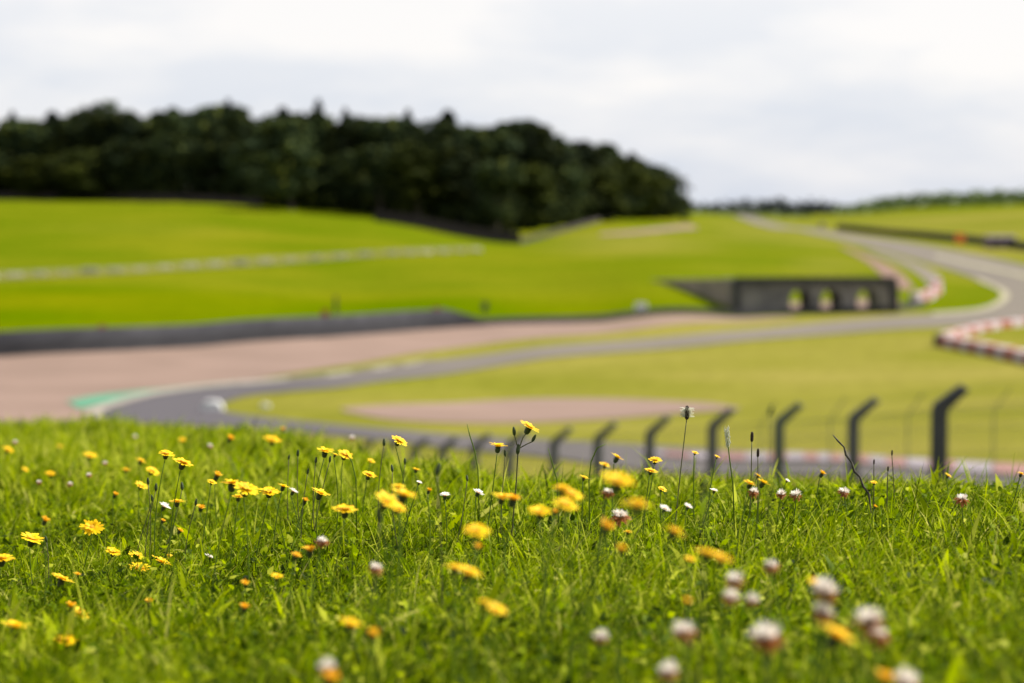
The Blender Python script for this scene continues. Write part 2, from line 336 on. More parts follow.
strip('green_runoff', [(66,402),(100,396),(150,391),(220,384),(290,378),(345,373)], [(80,410),(112,402),(160,394),(215,387),(280,380.5),(345,374)], [M['green_paint']], 50, 3, .07)
strip('kerb', [(84,416),(92,410),(112,402.5),(150,393.5),(200,387),(270,380)], [(98,422),(104,412),(122,405.5),(155,396.5),(203,389.5),(272,382)], [M['white_paint']], 50, 2, .10)
strip('kerb', [(240,383.5),(290,378.5),(345,373),(430,360.5)], [(240,386.5),(290,381.5),(345,376),(430,362.5)], [M['white_paint'], M['asphalt']], 60, 2, .11, alt=4.0)
KW = mat('kerb_white', (.26, .225, .24), .8, (.2, .17, .18), .6); KR = mat('kerb_red', (.26, .13, .11), .8, (.2, .10, .09), .6)
strip('kerb', [(640,460-8),(780,460-5),(900,461),(1024,468),(1250,483)], [(640,454),(780,463),(900,470),(1024,479),(1250,496)], [KW, KR], 300, 2, .11, alt=1.7)
strip('kerb', [(974,279.5),(998,291),(999,300),(978,309),(930,313.5)], [(980,279.5),(1006,291),(1007,301),(984,311.5),(935,316)], [M['cream']], 50, 2, .10)
strip('kerb', [(935,255),(970,263),(1040,279),(1090,290)], [(935,257.2),(970,265.5),(1040,282),(1090,294)], [M['cream']], 40, 2, .10)
strip('gravel_trap', [(838,246),(864,260),(882,276),(894,290)], [(850,249),(882,262),(905,277),(914,289)], [mat('red_gravel', (.17, .09, .07), .95, (.13, .085, .05), .5)], 30, 5, .05)
strip('service_road', [(860,250),(895,262),(920,276),(930,287)], [(880,252),(918,264),(938,275),(940,284)], [M['asphalt']], 30, 4, .06)
strip('gravel_trap', [(600,234),(640,230),(690,225)], [(600,236),(640,234),(700,229)], [M['gravel']], 30, 4, .08)
strip('access_path', [(-120,277),(0,272),(120,267),(240,259),(360,252),(480,247)], [(-120,285),(0,280),(120,274),(240,267),(360,258),(480,252)], [M['path']], 80, 4, .08)

strip('gravel_trap', [(785,303),(840,301),(900,299)], [(785,312),(840,310.5),(900,308)], [M['gravel']], 30, 4, .07)
# ------------------------------------------------------------------ woods
def quads_from(C, S, nrm_bias=None):
    """leaf clump faces: centres C, half sizes S"""
    n = len(C); a = rng.normal(size=(n, 3)); a /= np.linalg.norm(a, axis=1)[:, None]
    if nrm_bias is not None: a = a*.7+nrm_bias*.8; a /= np.linalg.norm(a, axis=1)[:, None]
    b = rng.normal(size=(n, 3)); b -= (b*a).sum(1)[:, None]*a; b /= np.linalg.norm(b, axis=1)[:, None]; c = np.cross(a, b)
    S = S[:, None]; V = np.stack([C-b*S-c*S*.4, C+b*S*.3-c*S, C+b*S+c*S*.5, C-b*S*.4+c*S], 1).reshape(-1, 3)
    return V, np.arange(4*n).reshape(n, 4)
def crown_broad(H, Rr, base, nb=22, per=75, leaf=.62):
    Cs = []; Ns = []; T = []
    for i in range(nb):
        a = rng.uniform(0, 6.28); zz = rng.uniform(0, 1)**.8; z = base+(H-base)*(.12+.78*zz); prof = math.sqrt(max(.05, 1-((zz-.42)/.64)**2))
        r = Rr*prof*rng.uniform(.15, .72); c = np.array([r*math.cos(a), r*math.sin(a), z]); br = Rr*rng.uniform(.26, .44)
        d = rng.normal(size=(per, 3)); d /= np.linalg.norm(d, axis=1)[:, None]
        Cs.append(c+d*br*rng.uniform(.65, 1.06, (per, 1))*np.array([1, 1, .8])); Ns.append(d); T.append(np.clip(rng.normal(.35+.35*rng.uniform(), .2, per), 0, 1))
    C = np.concatenate(Cs); Nn = np.concatenate(Ns); T = np.concatenate(T)
    V, Q = quads_from(C, rng.uniform(.6, 1.2, len(C))*leaf, Nn); return fastmesh('crown', V, Q, np.repeat(T, 4))
def crown_pine(H, Rr, base, n=1500, leaf=.5):
    z = rng.uniform(0, 1, n)**1.1; tier = np.floor(z*9)/9; f = 1-(z-tier)*3.2
    r = Rr*(1-z*.9)*np.clip(f, .35, 1)*np.sqrt(rng.uniform(.1, 1, n)); a = rng.uniform(0, 6.28, n)
    C = np.stack([r*np.cos(a), r*np.sin(a), base+(H-base)*z], 1)
    V, Q = quads_from(C, rng.uniform(.6, 1.2, n)*leaf*(1-.55*z)); return fastmesh('crown', V, Q, np.repeat(rng.uniform(0, 1, n), 4))
def trunk_mesh(H, base, r0):
    mb = MB(); pts = [(0, 0, -1), (0, 0, H*.25), (r0, .3*r0, H*.55), (.5*r0, r0, H*.85)]; mb.tube(pts, [r0*1.25, r0, r0*.6, r0*.2], 7)
    for i in range(6):
        a = i*1.1+random.random(); z = H*(.25+.09*i); l = H*.22
        mb.tube([(0, 0, z), (l*.5*math.cos(a), l*.5*math.sin(a), z+l*.3), (l*math.cos(a), l*math.sin(a), z+l*.75)], [r0*.45, r0*.3, r0*.1], 5)
    return mb.mesh('trunk')
protos = {}
def proto(kind, k):
    key = (kind, k)
    if key not in protos:
        if kind == 'broad': c = crown_broad(20, 6.8+.5*k, 1.2, 26+k, 80); t_ = trunk_mesh(20, 3, .42)
        elif kind == 'olive': c = crown_broad(20, 6.8+.5*k, 1.0, 28+k, 80); t_ = trunk_mesh(20, 3, .42)
        elif kind == 'tall': c = crown_broad(20, 5.2, 3.5, 24, 80, .55); t_ = trunk_mesh(20, 6, .38)
        elif kind == 'pine': c = crown_pine(20, 5.6+.5*k, 4, 1900, .6); t_ = trunk_mesh(20, 5, .3)
        elif kind == 'shrub': c = crown_broad(20, 13, 0, 18, 60, 1.1); t_ = trunk_mesh(12, 1, .5)
        c.materials.append(M[{'pine': 'pine', 'olive': 'foliage_olive'}.get(kind, 'foliage')]); t_.materials.append(M['bark']); protos[key] = (c, t_)
    return protos[key]
def tree(px, Y, toprow, kind='broad', k=0, name='broadleaf_tree', label='', group=None, cat='tree', wide=1.0):
    u, t_ = ray(px, toprow); x = u*Y; z0 = g(x, Y); h = EZ+t_*Y-z0; s = h/20.0
    e = empty(name, (x, Y, z0-.1)); s = max(s, .1); e.rotation_euler.z = random.uniform(0, 6.28); wv = wide*(.72+.36*s) if kind != 'shrub' else s*wide; e.scale = (wv, wv, s)
    c, tr = proto(kind, k)
    for nm, d in (('crown', c), ('trunk', tr)):
        o = bpy.data.objects.new(nm, d); col.objects.link(o); o.parent = e
    tag(e, label, cat, group)
G1 = 'dark broadleaf trees of the wood'
tops = [(-60,120),(0,116),(20,118),(45,120),(70,116),(85,101),(105,97),(125,104),(145,117),(165,108),(200,106),(228,104),(250,110),(280,108),(318,106),(340,110),(380,113),(408,116),(430,116),(455,118),(480,120),(505,120),(520,117),(535,121),(550,133),(565,138),(590,137),(605,140),(620,152),(640,160),(660,168),(675,180),(690,205)]
def topat(p): return float(np.interp(p, [a for a, b in tops], [b for a, b in tops]))
def edgeY(p): return float(np.interp(p, [-60, 0, 200, 290, 380, 500, 560, 620, 680], [497, 497, 490, 470, 462, 450, 475, 510, 555]))
# front row
random.seed(3)
FR = [(-25,0,28,1.1,'at the far left, cut by the photo edge'),(28,-2,36,1.05,'second from the left edge of the photo'),(78,0,40,1.05,'with olive right side, left of the big domed crown'),
 (122,3,32,1.0,'directly below the big domed crown'),(168,4,26,1.0,'just right of the big domed crown'),(212,2,34,1.0,'below the highest left conifer tip'),(252,6,26,1.0,'left of the tree that stands forward of the wood'),
 (345,6,40,.95,'right of the tree that stands forward of the wood'),(380,-2,30,.9,'above the upper end of the sloping board fence'),(418,-3,26,1.05,'broad one above the middle of the sloping board fence'),
 (458,4,20,.9,'tall one below the last conifer spike'),(497,0,38,.95,'left of the low corner where the board fences meet'),(530,0,44,1.0,'right above the low corner where the board fences meet'),
 (566,6,24,.85,'above the middle of the climbing board fence'),(600,4,26,1.0,'above the top of the climbing board fence')]
for i, (px, dy, dtop, wd, wh) in enumerate(FR):
    tree(px, edgeY(px)+6+dy, topat(px)+dtop, 'olive' if i in (1, 2, 9, 12, 14) else 'broad', i % 3, label='dark front row tree '+wh, group='front row of the wood', wide=wd)
tree(291, 466, 134, 'broad', 1, label='dark tree standing forward of the wood, its shadow on the field', wide=.95)
tree(630, 530, 157, 'olive', 2, label='dark rounded tree second from the right tip of the wood', wide=1.1)
tree(650, 550, 163, 'broad', 0, label='lowest dark tree at the right tip of the wood, beside the open sky', wide=1.25)
tree(659, 558, 171, 'broad', 1, label='small dark crown hugging the right tip of the wood', wide=1.1)
# middle and back rows
for i, px in enumerate(range(-40, 640, 30)):
    tree(px+random.uniform(-6, 6), edgeY(px)+24+random.uniform(-4, 4), topat(px)+random.uniform(1, 11), 'broad' if i % 3 else 'tall', i % 3, label='dark broadleaf tree in the middle of the wood, only its upper crown showing', group='middle rows of the wood')
for i, px in enumerate(list(range(-50, 80, 30))+list(range(138, 650, 26))):
    tree(px+random.uniform(-6, 6), edgeY(px)+44+random.uniform(-5, 5), topat(px)+random.uniform(-3, 5), 'tall' if i % 2 else 'broad', i % 3, label='dark treetop at the back of the wood, showing along the skyline', group='back rows of the wood')
tree(105, 540, 99, 'broad', 1, label='big dome shaped treetop, tallest on the left part of the wood', wide=1.1)
for px, top, lb in ((12,111,'pointed conifer tip at the far left end of the skyline'),(52,111,'small pointed conifer between the far left and the big domed crown'),(172,107,'pointed conifer right of the big domed crown'),
    (228,99,'tall pointed conifer rising highest left of the middle of the wood'),(283,107,'low pointed conifer between the two highest conifer tips'),(318,99,'tallest pointed conifer over the middle of the wood'),
    (345,108,'broader conifer just right of the tallest conifer tip'),(408,109,'slim conifer spike standing left of the leaning one'),(448,110,'slim conifer spike near the rounded crown on the right half'),(632,152,'short conifer spike above the right tip of the wood')):
    tree(px, edgeY(px)+36, top, 'pine', int(px) % 3, name='conifer', label='dark '+lb, cat='conifer', wide=[.85, 1.35, 1.1, .8, 1.5, 1.2][int(px) % 6])
tree(520, edgeY(520)+34, 115, 'tall', 1, label='rounded domed crown on the skyline where the wood begins to fall away', wide=1.05)
for i, px in enumerate(range(-30, 690, 26)):
    tree(px+random.uniform(-8, 8), edgeY(px)+5+random.uniform(-1, 3), 0, 'shrub', i % 2, name='shrub', label='low dark shrub under the front edge of the wood', group='understorey shrubs of the wood', cat='shrub', wide=1) if False else None
for i, px in enumerate(range(-30, 685, 12)):
    px2 = px+random.uniform(-5, 5); Y = edgeY(px2)+9+random.uniform(-2, 4); u, _ = ray(px2, 200); x = u*Y; e = empty('shrub', (x, Y, g(x, Y)-.2)); s = random.uniform(.22, .36); e.scale = (s*1.25, s*1.25, s); e.rotation_euler.z = random.uniform(0, 6)
    c, tr = proto('shrub', i % 2)
    for nm, d in (('crown', c), ('trunk', tr)):
        o = bpy.data.objects.new(nm, d); col.objects.link(o); o.parent = e
    tag(e, 'low dark shrub filling the shade under the edge of the wood', 'shrub', 'understorey shrubs of the wood')

# distant tree belts and hedges, read as one mass
def belt(name, pts, hgt, dep, per_m, leaf, material, label):
    P = resample([(ray(px, 200)[0]*Y, Y) for px, Y in pts], 60); L_ = np.linalg.norm(np.diff(P, axis=0), axis=1).sum(); n = int(L_*per_m)
    s = rng.uniform(0, 59, n); x = np.interp(s, range(60), P[:, 0]); y = np.interp(s, range(60), P[:, 1])
    hh = np.interp(s, np.linspace(0, 59, len(hgt)), hgt)*(.72+.22*np.sin(s*2.1)+.14*np.sin(s*5.3+1)+.08*np.sin(s*11)); a = rng.uniform(0, 1, n)
    y2 = y+rng.normal(0, dep, n); z = ground(x, y)+hh*a
    V, Q = quads_from(np.stack([x, y2, z], 1), rng.uniform(.6, 1.2, n)*leaf); o = mesh_obj(name, fastmesh(name, V, Q, np.repeat(np.clip(rng.normal(.45, .25, n), 0, 1), 4)), material)
    tag(o, label, 'trees', kind='stuff')
belt('distant_woodland', [(670,840),(740,860),(800,850),(860,830)], [2.2, 3.4, 4.6, 5.2, 4.2, 1.5], 5, 14, 1.0, M['fardark'], 'far blue green belt of trees low on the horizon right of the wood')
belt('distant_hedgerow', [(838,800),(900,830),(960,830),(1040,820),(1150,800)], [2.0, 3.8, 4.2, 4.2, 4.4, 4.6, 4.6], 9, 26, 1.0, M['hedge'], 'long green hedgerow along the hilltop on the right horizon')
belt('distant_hedge', [(690,760),(750,745),(810,740)], [.8, 1.2, 1.0], 3, 6, .6, M['hedge'], 'low hedge line on the far field right of the wood')

# ------------------------------------------------------------------ walls and barriers on the circuit
def wall_line(mb, pts, z0, z1, thick, n=80, mi=0, lo=44, hgt_list=None):
    P = resample(pts, n); Z = ground(P[:, 0], P[:, 1]); vs = []; fs = []
    for i in range(n):
        d = P[min(i+1, n-1)]-P[max(i-1, 0)]; d /= np.linalg.norm(d); nr = np.array([-d[1], d[0]])*thick/2; k = 1 if hgt_list is None else np.interp(i/(n-1), np.linspace(0, 1, len(hgt_list)), hgt_list)
        for sx, zz in ((-1, z0*k), (1, z0*k), (1, z1*k), (-1, z1*k)): vs.append((P[i][0]+nr[0]*sx, P[i][1]+nr[1]*sx, Z[i]+zz))
    for i in range(n-1):
        for k in range(4): fs.append((i*4+k, i*4+(k+1) % 4, i*4+4+(k+1) % 4, i*4+4+k))
    fs += [(3, 2, 1, 0), tuple((n-1)*4+k for k in range(4))]; mb.add(vs, fs, mi)
    return P, Z
WL = hits([(-160,361),(0,356),(100,351),(200,346),(320,337),(400,331),(445,328),(482,325.8)])
r = empty('tyre_wall', (WL[3][0], WL[3][1], g(*WL[3]))); tag(r, 'long dark belted tyre wall with grey rail on top, left of the gravel trap', 'barrier')
def under(o, root): o.parent = root; o.matrix_parent_inverse = Matrix.Translation(-Vector(root.location)); return o
mb = MB(); wall_line(mb, WL, -.3, .95, 1.0, 120, hgt_list=[1]*7+[.35]); under(mb.build('belt_face', M['belt']), r)
mb = MB(); wall_line(mb, WL, .96, 1.62, .45, 120, hgt_list=[1]*7+[.35]); under(mb.build('guard_rail', M['rail']), r)
WL2 = hits([(483,325.6),(540,323.5),(600,321.5),(740,316.5),(800,314.5),(885,312.5),(925,306)])
r = empty('guard_rail', (WL2[2][0], WL2[2][1], g(*WL2[2]))); tag(r, 'thin dark guard rail running from the tyre wall to the foot of the bridge', 'barrier')
mb = MB(); wall_line(mb, WL2, .28, .62, .12, 120); under(mb.build('rail', M['belt']), r)
mb = MB(); wall_line(mb, WL2, -.2, .27, .3, 120); under(mb.build('foot', M['tyre']), r)
# upper right barrier
WL3 = hits([(838,230),(870,233.5),(920,238),(970,243),(1024,250),(1080,259)])
r = empty('tyre_wall', (WL3[2][0], WL3[2][1], g(*WL3[2]))); tag(r, 'dark brown barrier along the far side of the track, upper right', 'barrier')
mb = MB(); wall_line(mb, WL3, -.2, 1.05, .8, 80); under(mb.build('belt_face', M['board']), r)
mb = MB(); wall_line(mb, WL3, 1.06, 1.35, .3, 80); under(mb.build('rail', M['belt']), r)
# board fences in front of the wood
for pts, h, lb in (([(-60,198.5),(0,199.5),(100,200.5),(200,202.5),(262,207)], 1.4, 'low brown board fence along the front of the wood, left end'),
                   ([(375,221),(420,228),(470,238),(520,244)], 1.9, 'dark board fence sloping down to the right below the wood'),
                   ([(520,244),(560,233),(600,222),(628,217)], .9, 'brown board fence climbing right from the low corner below the wood')):
    W = hits(pts, 250); r = empty('board_fence', (W[1][0], W[1][1], g(*W[1]))); tag(r, lb, 'fence')
    mb = MB(); P, Z = wall_line(mb, W, .05, h, .08, 60); under(mb.build('board_panel', M['board']), r)
    for i in range(0, 60, 3):
        mb = MB(); mb.box((P[i][0], P[i][1]-.1, Z[i]+h/2), (.15, .12, h+.3)); under(mb.build('post', M['board']), r)
# concrete blocks on the path
cb = MB()
pr = [(-.95, -.45), (.95, -.45), (.95, .45), (-.95, .45)]
v0 = [(x, y, -.1) for x, y in pr]+[(x*.98, y*.9, .45) for x, y in pr]+[(x*.86, y*.55, .95) for x, y in pr]+[(x*.8, y*.45, 1.0) for x, y in pr]
fs = [(3, 2, 1, 0), (12, 13, 14, 15)]
for k in range(3):
    for j in range(4): fs.append((k*4+j, k*4+(j+1) % 4, k*4+4+(j+1) % 4, k*4+4+j))
cb.add(v0, fs); cbm = cb.mesh('concrete_block'); cbm.materials.append(M['concrete'])
random.seed(5)
BX = list(range(-60, 380, 25))+list(range(392, 482, 17))
BP = hits([(p, float(np.interp(p, [-120, 0, 120, 240, 360, 480], [283.5, 278.5, 272, 265, 256.5, 251.5]))) for p in BX])
for i, (x, y) in enumerate(BP):
    o = bpy.data.objects.new('concrete_block', cbm); col.objects.link(o); o.location = (x, y, g(x, y)); o.rotation_euler.z = random.uniform(-.15, .15)+.15; s = random.uniform(.8, 1.15); o.scale = (s*.95, s*.8, s*.8*random.uniform(.55, .85))
    tag(o, 'pale concrete block in the row along the path across the left field', 'block', 'pale blocks along the field path')

# bridge
BYL, BYR = 257.3, 258.6
def bx(px, Y): return ray(px, 300)[0]*Y
bL = Vector((bx(737, BYL), BYL, 0)); bR = Vector((bx(893, BYR), BYR, 0)); dv = (bR-bL); BL = dv.length; dv.normalize(); nv = Vector((-dv.y, dv.x, 0))
ztop = EZ+ray(740, 279.5)[1]*BYL; zbot = EZ-11.6
r = empty('underpass_bridge', (bL.x, bL.y, zbot+.4)); tag(r, 'low dark stone bridge with three arched openings beside the track', 'bridge')
ops = [((790-737)/156*BL, (811-737)/156*BL), ((821-737)/156*BL, (842-737)/156*BL), ((857-737)/156*BL, (880-737)/156*BL)]
def holeh(s):
    for a_, b_ in ops:
        if a_ <= s <= b_:
            c = (a_+b_)/2; w2 = (b_-a_)/2; hh = ztop-1.05; sp = .9
            return hh-sp+sp*math.sqrt(max(0, 1-((s-c)/w2)**2))
    return None
def archwall(d0, d1):
    mb = MB(); ss = [0, BL]
    for a_, b_ in ops: ss += list(np.linspace(a_, b_, 13))
    ss = sorted(ss); zt = ztop-.4
    for i in range(len(ss)-1):
        s0, s1 = ss[i], ss[i+1]; m_ = holeh((s0+s1)/2)
        h0, h1 = (zbot, zbot) if m_ is None else (holeh(s0) or m_, holeh(s1) or m_)
        vs = [bL+dv*s_+nv*d_+Vector((0, 0, z)) for s_, d_, z in ((s0, d0, h0), (s1, d0, h1), (s1, d1, h1), (s0, d1, h0), (s0, d0, zt), (s1, d0, zt), (s1, d1, zt), (s0, d1, zt))]
        f = [(4, 5, 6, 7), (0, 1, 5, 4), (2, 3, 7, 6)]
        if m_ is not None: f.append((3, 2, 1, 0))
        mb.add(vs, f)
        if m_ is None: mb.add(vs, [(1, 2, 6, 5), (3, 0, 4, 7)])
    return mb
under(archwall(0, .7).build('arched_wall', M['stone']), r); under(archwall(5.2, 5.9).build('arched_wall', M['stone']), r)
rz = math.atan2(dv.y, dv.x)
def bbox(s, d, z, dims, name, mt):
    mb = MB(); c = bL+dv*s+nv*d; mb.box((c.x, c.y, z), dims, rz); return under(mb.build(name, mt), r)
bbox(BL/2, 2.95, ztop-.2, (BL+.6, 6.6, .36), 'deck', M['stone_dark'])
bbox(BL/2, -.12, ztop+.12, (BL+.5, .4, .26), 'coping', M['stone_dark'])
bbox(BL+.05, -.1, (ztop+zbot)/2-.2, (.75, 1.0, ztop-zbot-.4), 'pier', M['stone_dark'])
bbox(-.1, -.1, (ztop+zbot)/2-.2, (.6, .9, ztop-zbot-.4), 'pier', M['stone_dark'])
wl = Vector((bx(636, 290), 290, 0)); mb = MB(); n_ = 14; vs = []; fs = []
for i in range(n_):
    p = bL.lerp(wl, i/(n_-1)); 
    for dd in (0, .5):
        for zz in (zbot, (ztop+.1)*(1-i/(n_-1))+(at(640, 280, 290).z)*(i/(n_-1))): vs.append((p.x, p.y+dd, zz))
for i in range(n_-1):
    a_ = i*4; c_ = a_+4; fs += [(a_, c_, c_+1, a_+1), (a_+2, a_+3, c_+3, c_+2), (a_+1, c_+1, c_+3, a_+3)]
fs.append((len(vs)-4, len(vs)-3, len(vs)-1, len(vs)-2)); mb.add(vs, fs); under(mb.build('wing_wall', M['wing']), r)

# red and white tyre barrier
def rw(pts, n, lb, h=.8, thick=.9, cat='barrier', lo=44, dark_end=True):
    W = resample(hits(pts, lo), n+1); c = W[0]; r = empty('tyre_barrier', (c[0], c[1], g(*c))); tag(r, lb, cat)
    for i in range(n):
        a_, b_ = W[i], W[i+1]; m_ = (a_+b_)/2; d = b_-a_; l = np.linalg.norm(d); an = math.atan2(d[1], d[0]); mb = MB(); z = g(*m_)
        for q in range(4):   # stacked tyres under a painted cover, slightly bulging
            zz = z+h*(q+.5)/4; mb.box((m_[0], m_[1], zz), (l*.95, thick*(1 if q % 2 else .93), h/4*.94), an)
        under(mb.build('tyre_stack', M['tyre'] if (dark_end and i == 0) else (M['red_paint'] if i % 2 else M['barrier_white'])), r)
rw([(939,345),(965,350),(1000,357),(1040,366),(1080,376)], 16, 'red and white tyre barrier, lower arm, right of the grass infield')
rw([(944,341),(970,334),(1000,328),(1050,322)], 11, 'red and white tyre barrier, upper arm curving back towards the far track', .6, dark_end=False)
rw([(914,303),(928,300),(938,293),(937,287)], 7, 'short pink and white tyre barrier right of the bridge pier', 1.1, dark_end=False)

# ------------------------------------------------------------------ small circuit furniture
def marker(px, py, hpx, wpx, mt, name, label, cat, lo=44, hi=1600, Y=None):
    if Y is None: (x, Y), = hits([(px, py)], lo, hi)
    else: x = ray(px, py)[0]*Y
    h = hpx*Y/F; wd = wpx*Y/F; z = g(x, Y); r = empty(name, (x, Y, z)); tag(r, label, cat)
    for s in (-1, 1):
        mb = MB(); mb.box((s*wd*.32, 0, h*.45), (.06, .06, h*.9+.2)); mb.build('post', M['rail'], r)
    mb = MB(); vs = [(-wd/2, -.05, h*.35), (wd/2, -.05, h*.35), (wd/2, -.05, h*.95), (wd*.42, -.05, h), (-wd*.42, -.05, h), (-wd/2, -.05, h*.95)]
    k = len(vs); mb.add(vs+[(a_, .03-.06, c_) for a_, b_, c_ in vs], [tuple(range(k)), tuple(range(2*k-1, k-1, -1))]+[(i, (i+1) % k+0, (i+1) % k+k, i+k) for i in range(k)]); mb.build('board', mt, r)
dim_red = mat('faded_red_board', (.5, .07, .04), .7)
marker(102, 349, 26, 7, dim_red, 'marker_board', 'faded red marker board behind the tyre wall, left of three', 'marker', Y=178)
marker(325, 338, 22, 7, dim_red, 'marker_board', 'faded red marker board behind the tyre wall, middle of three', 'marker', Y=208)
marker(437, 327, 16, 8, dim_red, 'marker_board', 'faded red marker board at the right end of the tyre wall', 'marker', Y=226)
marker(641, 314, 13, 12, mat('white_board', (.85, .85, .8), .6), 'sign_board', 'small white board on the grass slope left of the bridge', 'sign', Y=241)
marker(485, 325, 14, 6, M['rail'], 'marker_board', 'small grey board on the slope right of the tyre wall end', 'marker', Y=236)
marker(960, 246, 15, 9, M['orange'], 'sign_board', 'bright orange board beside the dark barrier, upper right', 'sign', Y=430)
marker(822, 231, 8, 6, M['white_paint'], 'sign_board', 'tiny pale board where the far barrier begins', 'sign', Y=560)
marker(336, 322, 26, 3, M['rail'], 'marker_post', 'thin pale post on the field just right of the middle red board', 'post', Y=222)
# hut
x, Y = ray(1000, 245)[0]*425, 425; z = g(x, Y); r = empty('marshal_hut', (x, Y, z)); tag(r, 'low pinkish white marshal hut behind the dark barrier at the right edge', 'hut')
mb = MB(); mb.box((0, 0, .9), (4.6, 2.4, 1.8)); mb.build('wall', mat('pinkish_render', (.22, .16, .18), .9), r)
mb = MB(); mb.add([(-2.6, -1.5, 1.81), (2.6, -1.5, 1.81), (2.6, 1.5, 1.81), (-2.6, 1.5, 1.81), (-2.4, 0, 2.15), (2.4, 0, 2.15)], [(3, 2, 1, 0), (0, 1, 5, 4), (2, 3, 4, 5), (1, 2, 5), (3, 0, 4)]); mb.build('roof', mat('pale_roof', (.15, .125, .13), .8), r)
mb = MB(); mb.box((-.8, -1.22, 1.1), (1.5, .06, .7)); mb.build('window', M['belt'], r)
mb = MB(); mb.box((1.3, -1.22, .85), (.85, .06, 1.65)); mb.build('door', M['rail'], r)
# white marker blocks on the inside of the hairpin
for (px, py, s, lb) in ((212, 411, 1.0, 'white apex block on the inside of the hairpin'), (265, 408, .45, 'tiny pale block on the infield grass right of the white apex block')):
    (x, Y), = hits([(px, py)]); mb = MB()
    prof = [(-.55, 0), (-.5, .32), (-.3, .5), (.3, .5), (.52, .3), (.58, 0)]
    vs = [(a_*s, -.35*s, b_*s) for a_, b_ in prof]+[(a_*s, .35*s, b_*s) for a_, b_ in prof]; k = 6
    mb.add(vs, [tuple(range(k-1, -1, -1)), tuple(range(k, 2*k))]+[(i, (i+1) % k, (i+1) % k+k, i+k) for i in range(k)])
    o = mb.build('marker_block', mat('white_block', (.75, .75, .72), .6), None); o.location = (x, Y, g(x, Y)+.02); tag(o, lb, 'block')

# ------------------------------------------------------------------ catch fence with cranked concrete posts
tops_f = [(1100,374),(1076,377),(965,387),(877,399),(801,404),(733,409),(669,417),(616,423),(571,428),(526,431),(490,434),(457,437),(428,438),(400,438),(375,439)]
def fpos(k): return 6.7-.93*k+.06, 40+2.7*k
POSTM = mat('grey_concrete_post', (.095, .10, .105), .85, (.06, .064, .07), 2.5, detail=8, coord='Generated')
root = empty('catch_fence', (fpos(0)[0], fpos(0)[1], g(*fpos(0)))); tag(root, 'wire catch fence on dark concrete posts with cranked tops before the near track', 'fence')
posts = []
armd = Vector((.72, -.25, .65)).normalized()
base_px = [None]*15
for i, (tx, ty) in enumerate(tops_f):
    k = i-2; x, Y = fpos(k)
    u = ray(tx, ty)[0]; al = .52; tip = at(tx, ty, Y+armd.y*al)     # tip of the arm
    bend = tip-armd*al; z0 = g(bend.x, bend.y)
    s = .125 if k <= 0 else .098; mb = MB()
    # square tapered post, cranked arm
    ax = Vector((1, -.1, 0)).normalized(); ay = Vector((.1, 1, 0)).normalized()
    rings = [(Vector((bend.x, bend.y, z0-.2)), ax*s*1.1, ay*s*1.1), (Vector((bend.x, bend.y, bend.z-.08)), ax*s, ay*s),
             (bend+armd*.03, (ax-Vector((0, 0, .42)))*s*.92, ay*s*.95), (tip, (ax*.75-Vector((0, 0, .55)))*s*.72, ay*s*.75)]
    vs = []
    for c, a_, b_ in rings: vs += [c-a_-b_, c+a_-b_, c+a_+b_, c-a_+b_]
    fs = [(3, 2, 1, 0), (12, 13, 14, 15)]
    for q in range(3):
        for j in range(4): fs.append((q*4+j, q*4+(j+1) % 4, q*4+4+(j+1) % 4, q*4+4+j))
    mb.add(vs, fs); o = mb.build('post', M['post_green'] if k in (2,) else M['post'] if k <= 0 else POSTM); under(o, root)
    bv = o.modifiers.new('bevel', 'BEVEL'); bv.width = .012; bv.segments = 2
    if k == 2: o['label'] = 'paler weathered concrete post with cranked top'
    posts.append((bend, tip, z0))
    if k == 1: o['label'] = 'grey concrete post with cranked top'
for i in range(len(posts)-1):
    (b0, t0, z0), (b1, t1, z1) = posts[i], posts[i+1]; mb = MB()
    if i+2 < len(posts):
        for f in (.0, .5, .98):  # strands on the arms
            mb.tube([b0.lerp(t0, f)+Vector((0, -.09, 0)), b1.lerp(t1, f)+Vector((0, -.09, 0))], .003, 3)
    # woven mesh below the crank : crossing diagonals
    bot0 = Vector((b0.x, b0.y-.1, z0)); bot1 = Vector((b1.x, b1.y-.1, z1)); tp0 = Vector((b0.x, b0.y-.1, b0.z)); tp1 = Vector((b1.x, b1.y-.1, b1.z)); W_ = (bot1-bot0).length; H_ = 2.3; pitch_ = .075
    def P2(a_, b_): return (bot0.lerp(bot1, a_/W_)).lerp(tp0.lerp(tp1, a_/W_), b_/H_)
    for sg in (1, -1):
        c = -H_
        while c < W_:
            a0, a1 = c, c+H_; p0 = [max(a0, 0), 0]; p0[1] = p0[0]-a0; p1x = min(a1, W_); p1 = [p1x, p1x-a0]
            if p1[0]-p0[0] > .05:
                q0, q1 = (p0, p1) if sg > 0 else ([W_-p0[0], p0[1]], [W_-p1[0], p1[1]])
                A0 = P2(*q0); A1 = P2(*q1); wd = Vector((0, 0, .002)); mb.add([A0-wd, A1-wd, A1+wd, A0+wd], [(0, 1, 2, 3)])
            c += pitch_
    mb.tube([tp0, tp1], .006, 4); mb.tube([tp0.lerp(bot0, .5), tp1.lerp(bot1, .5)], .004, 4)
    under(mb.build('wire_mesh', M['wire']), root)
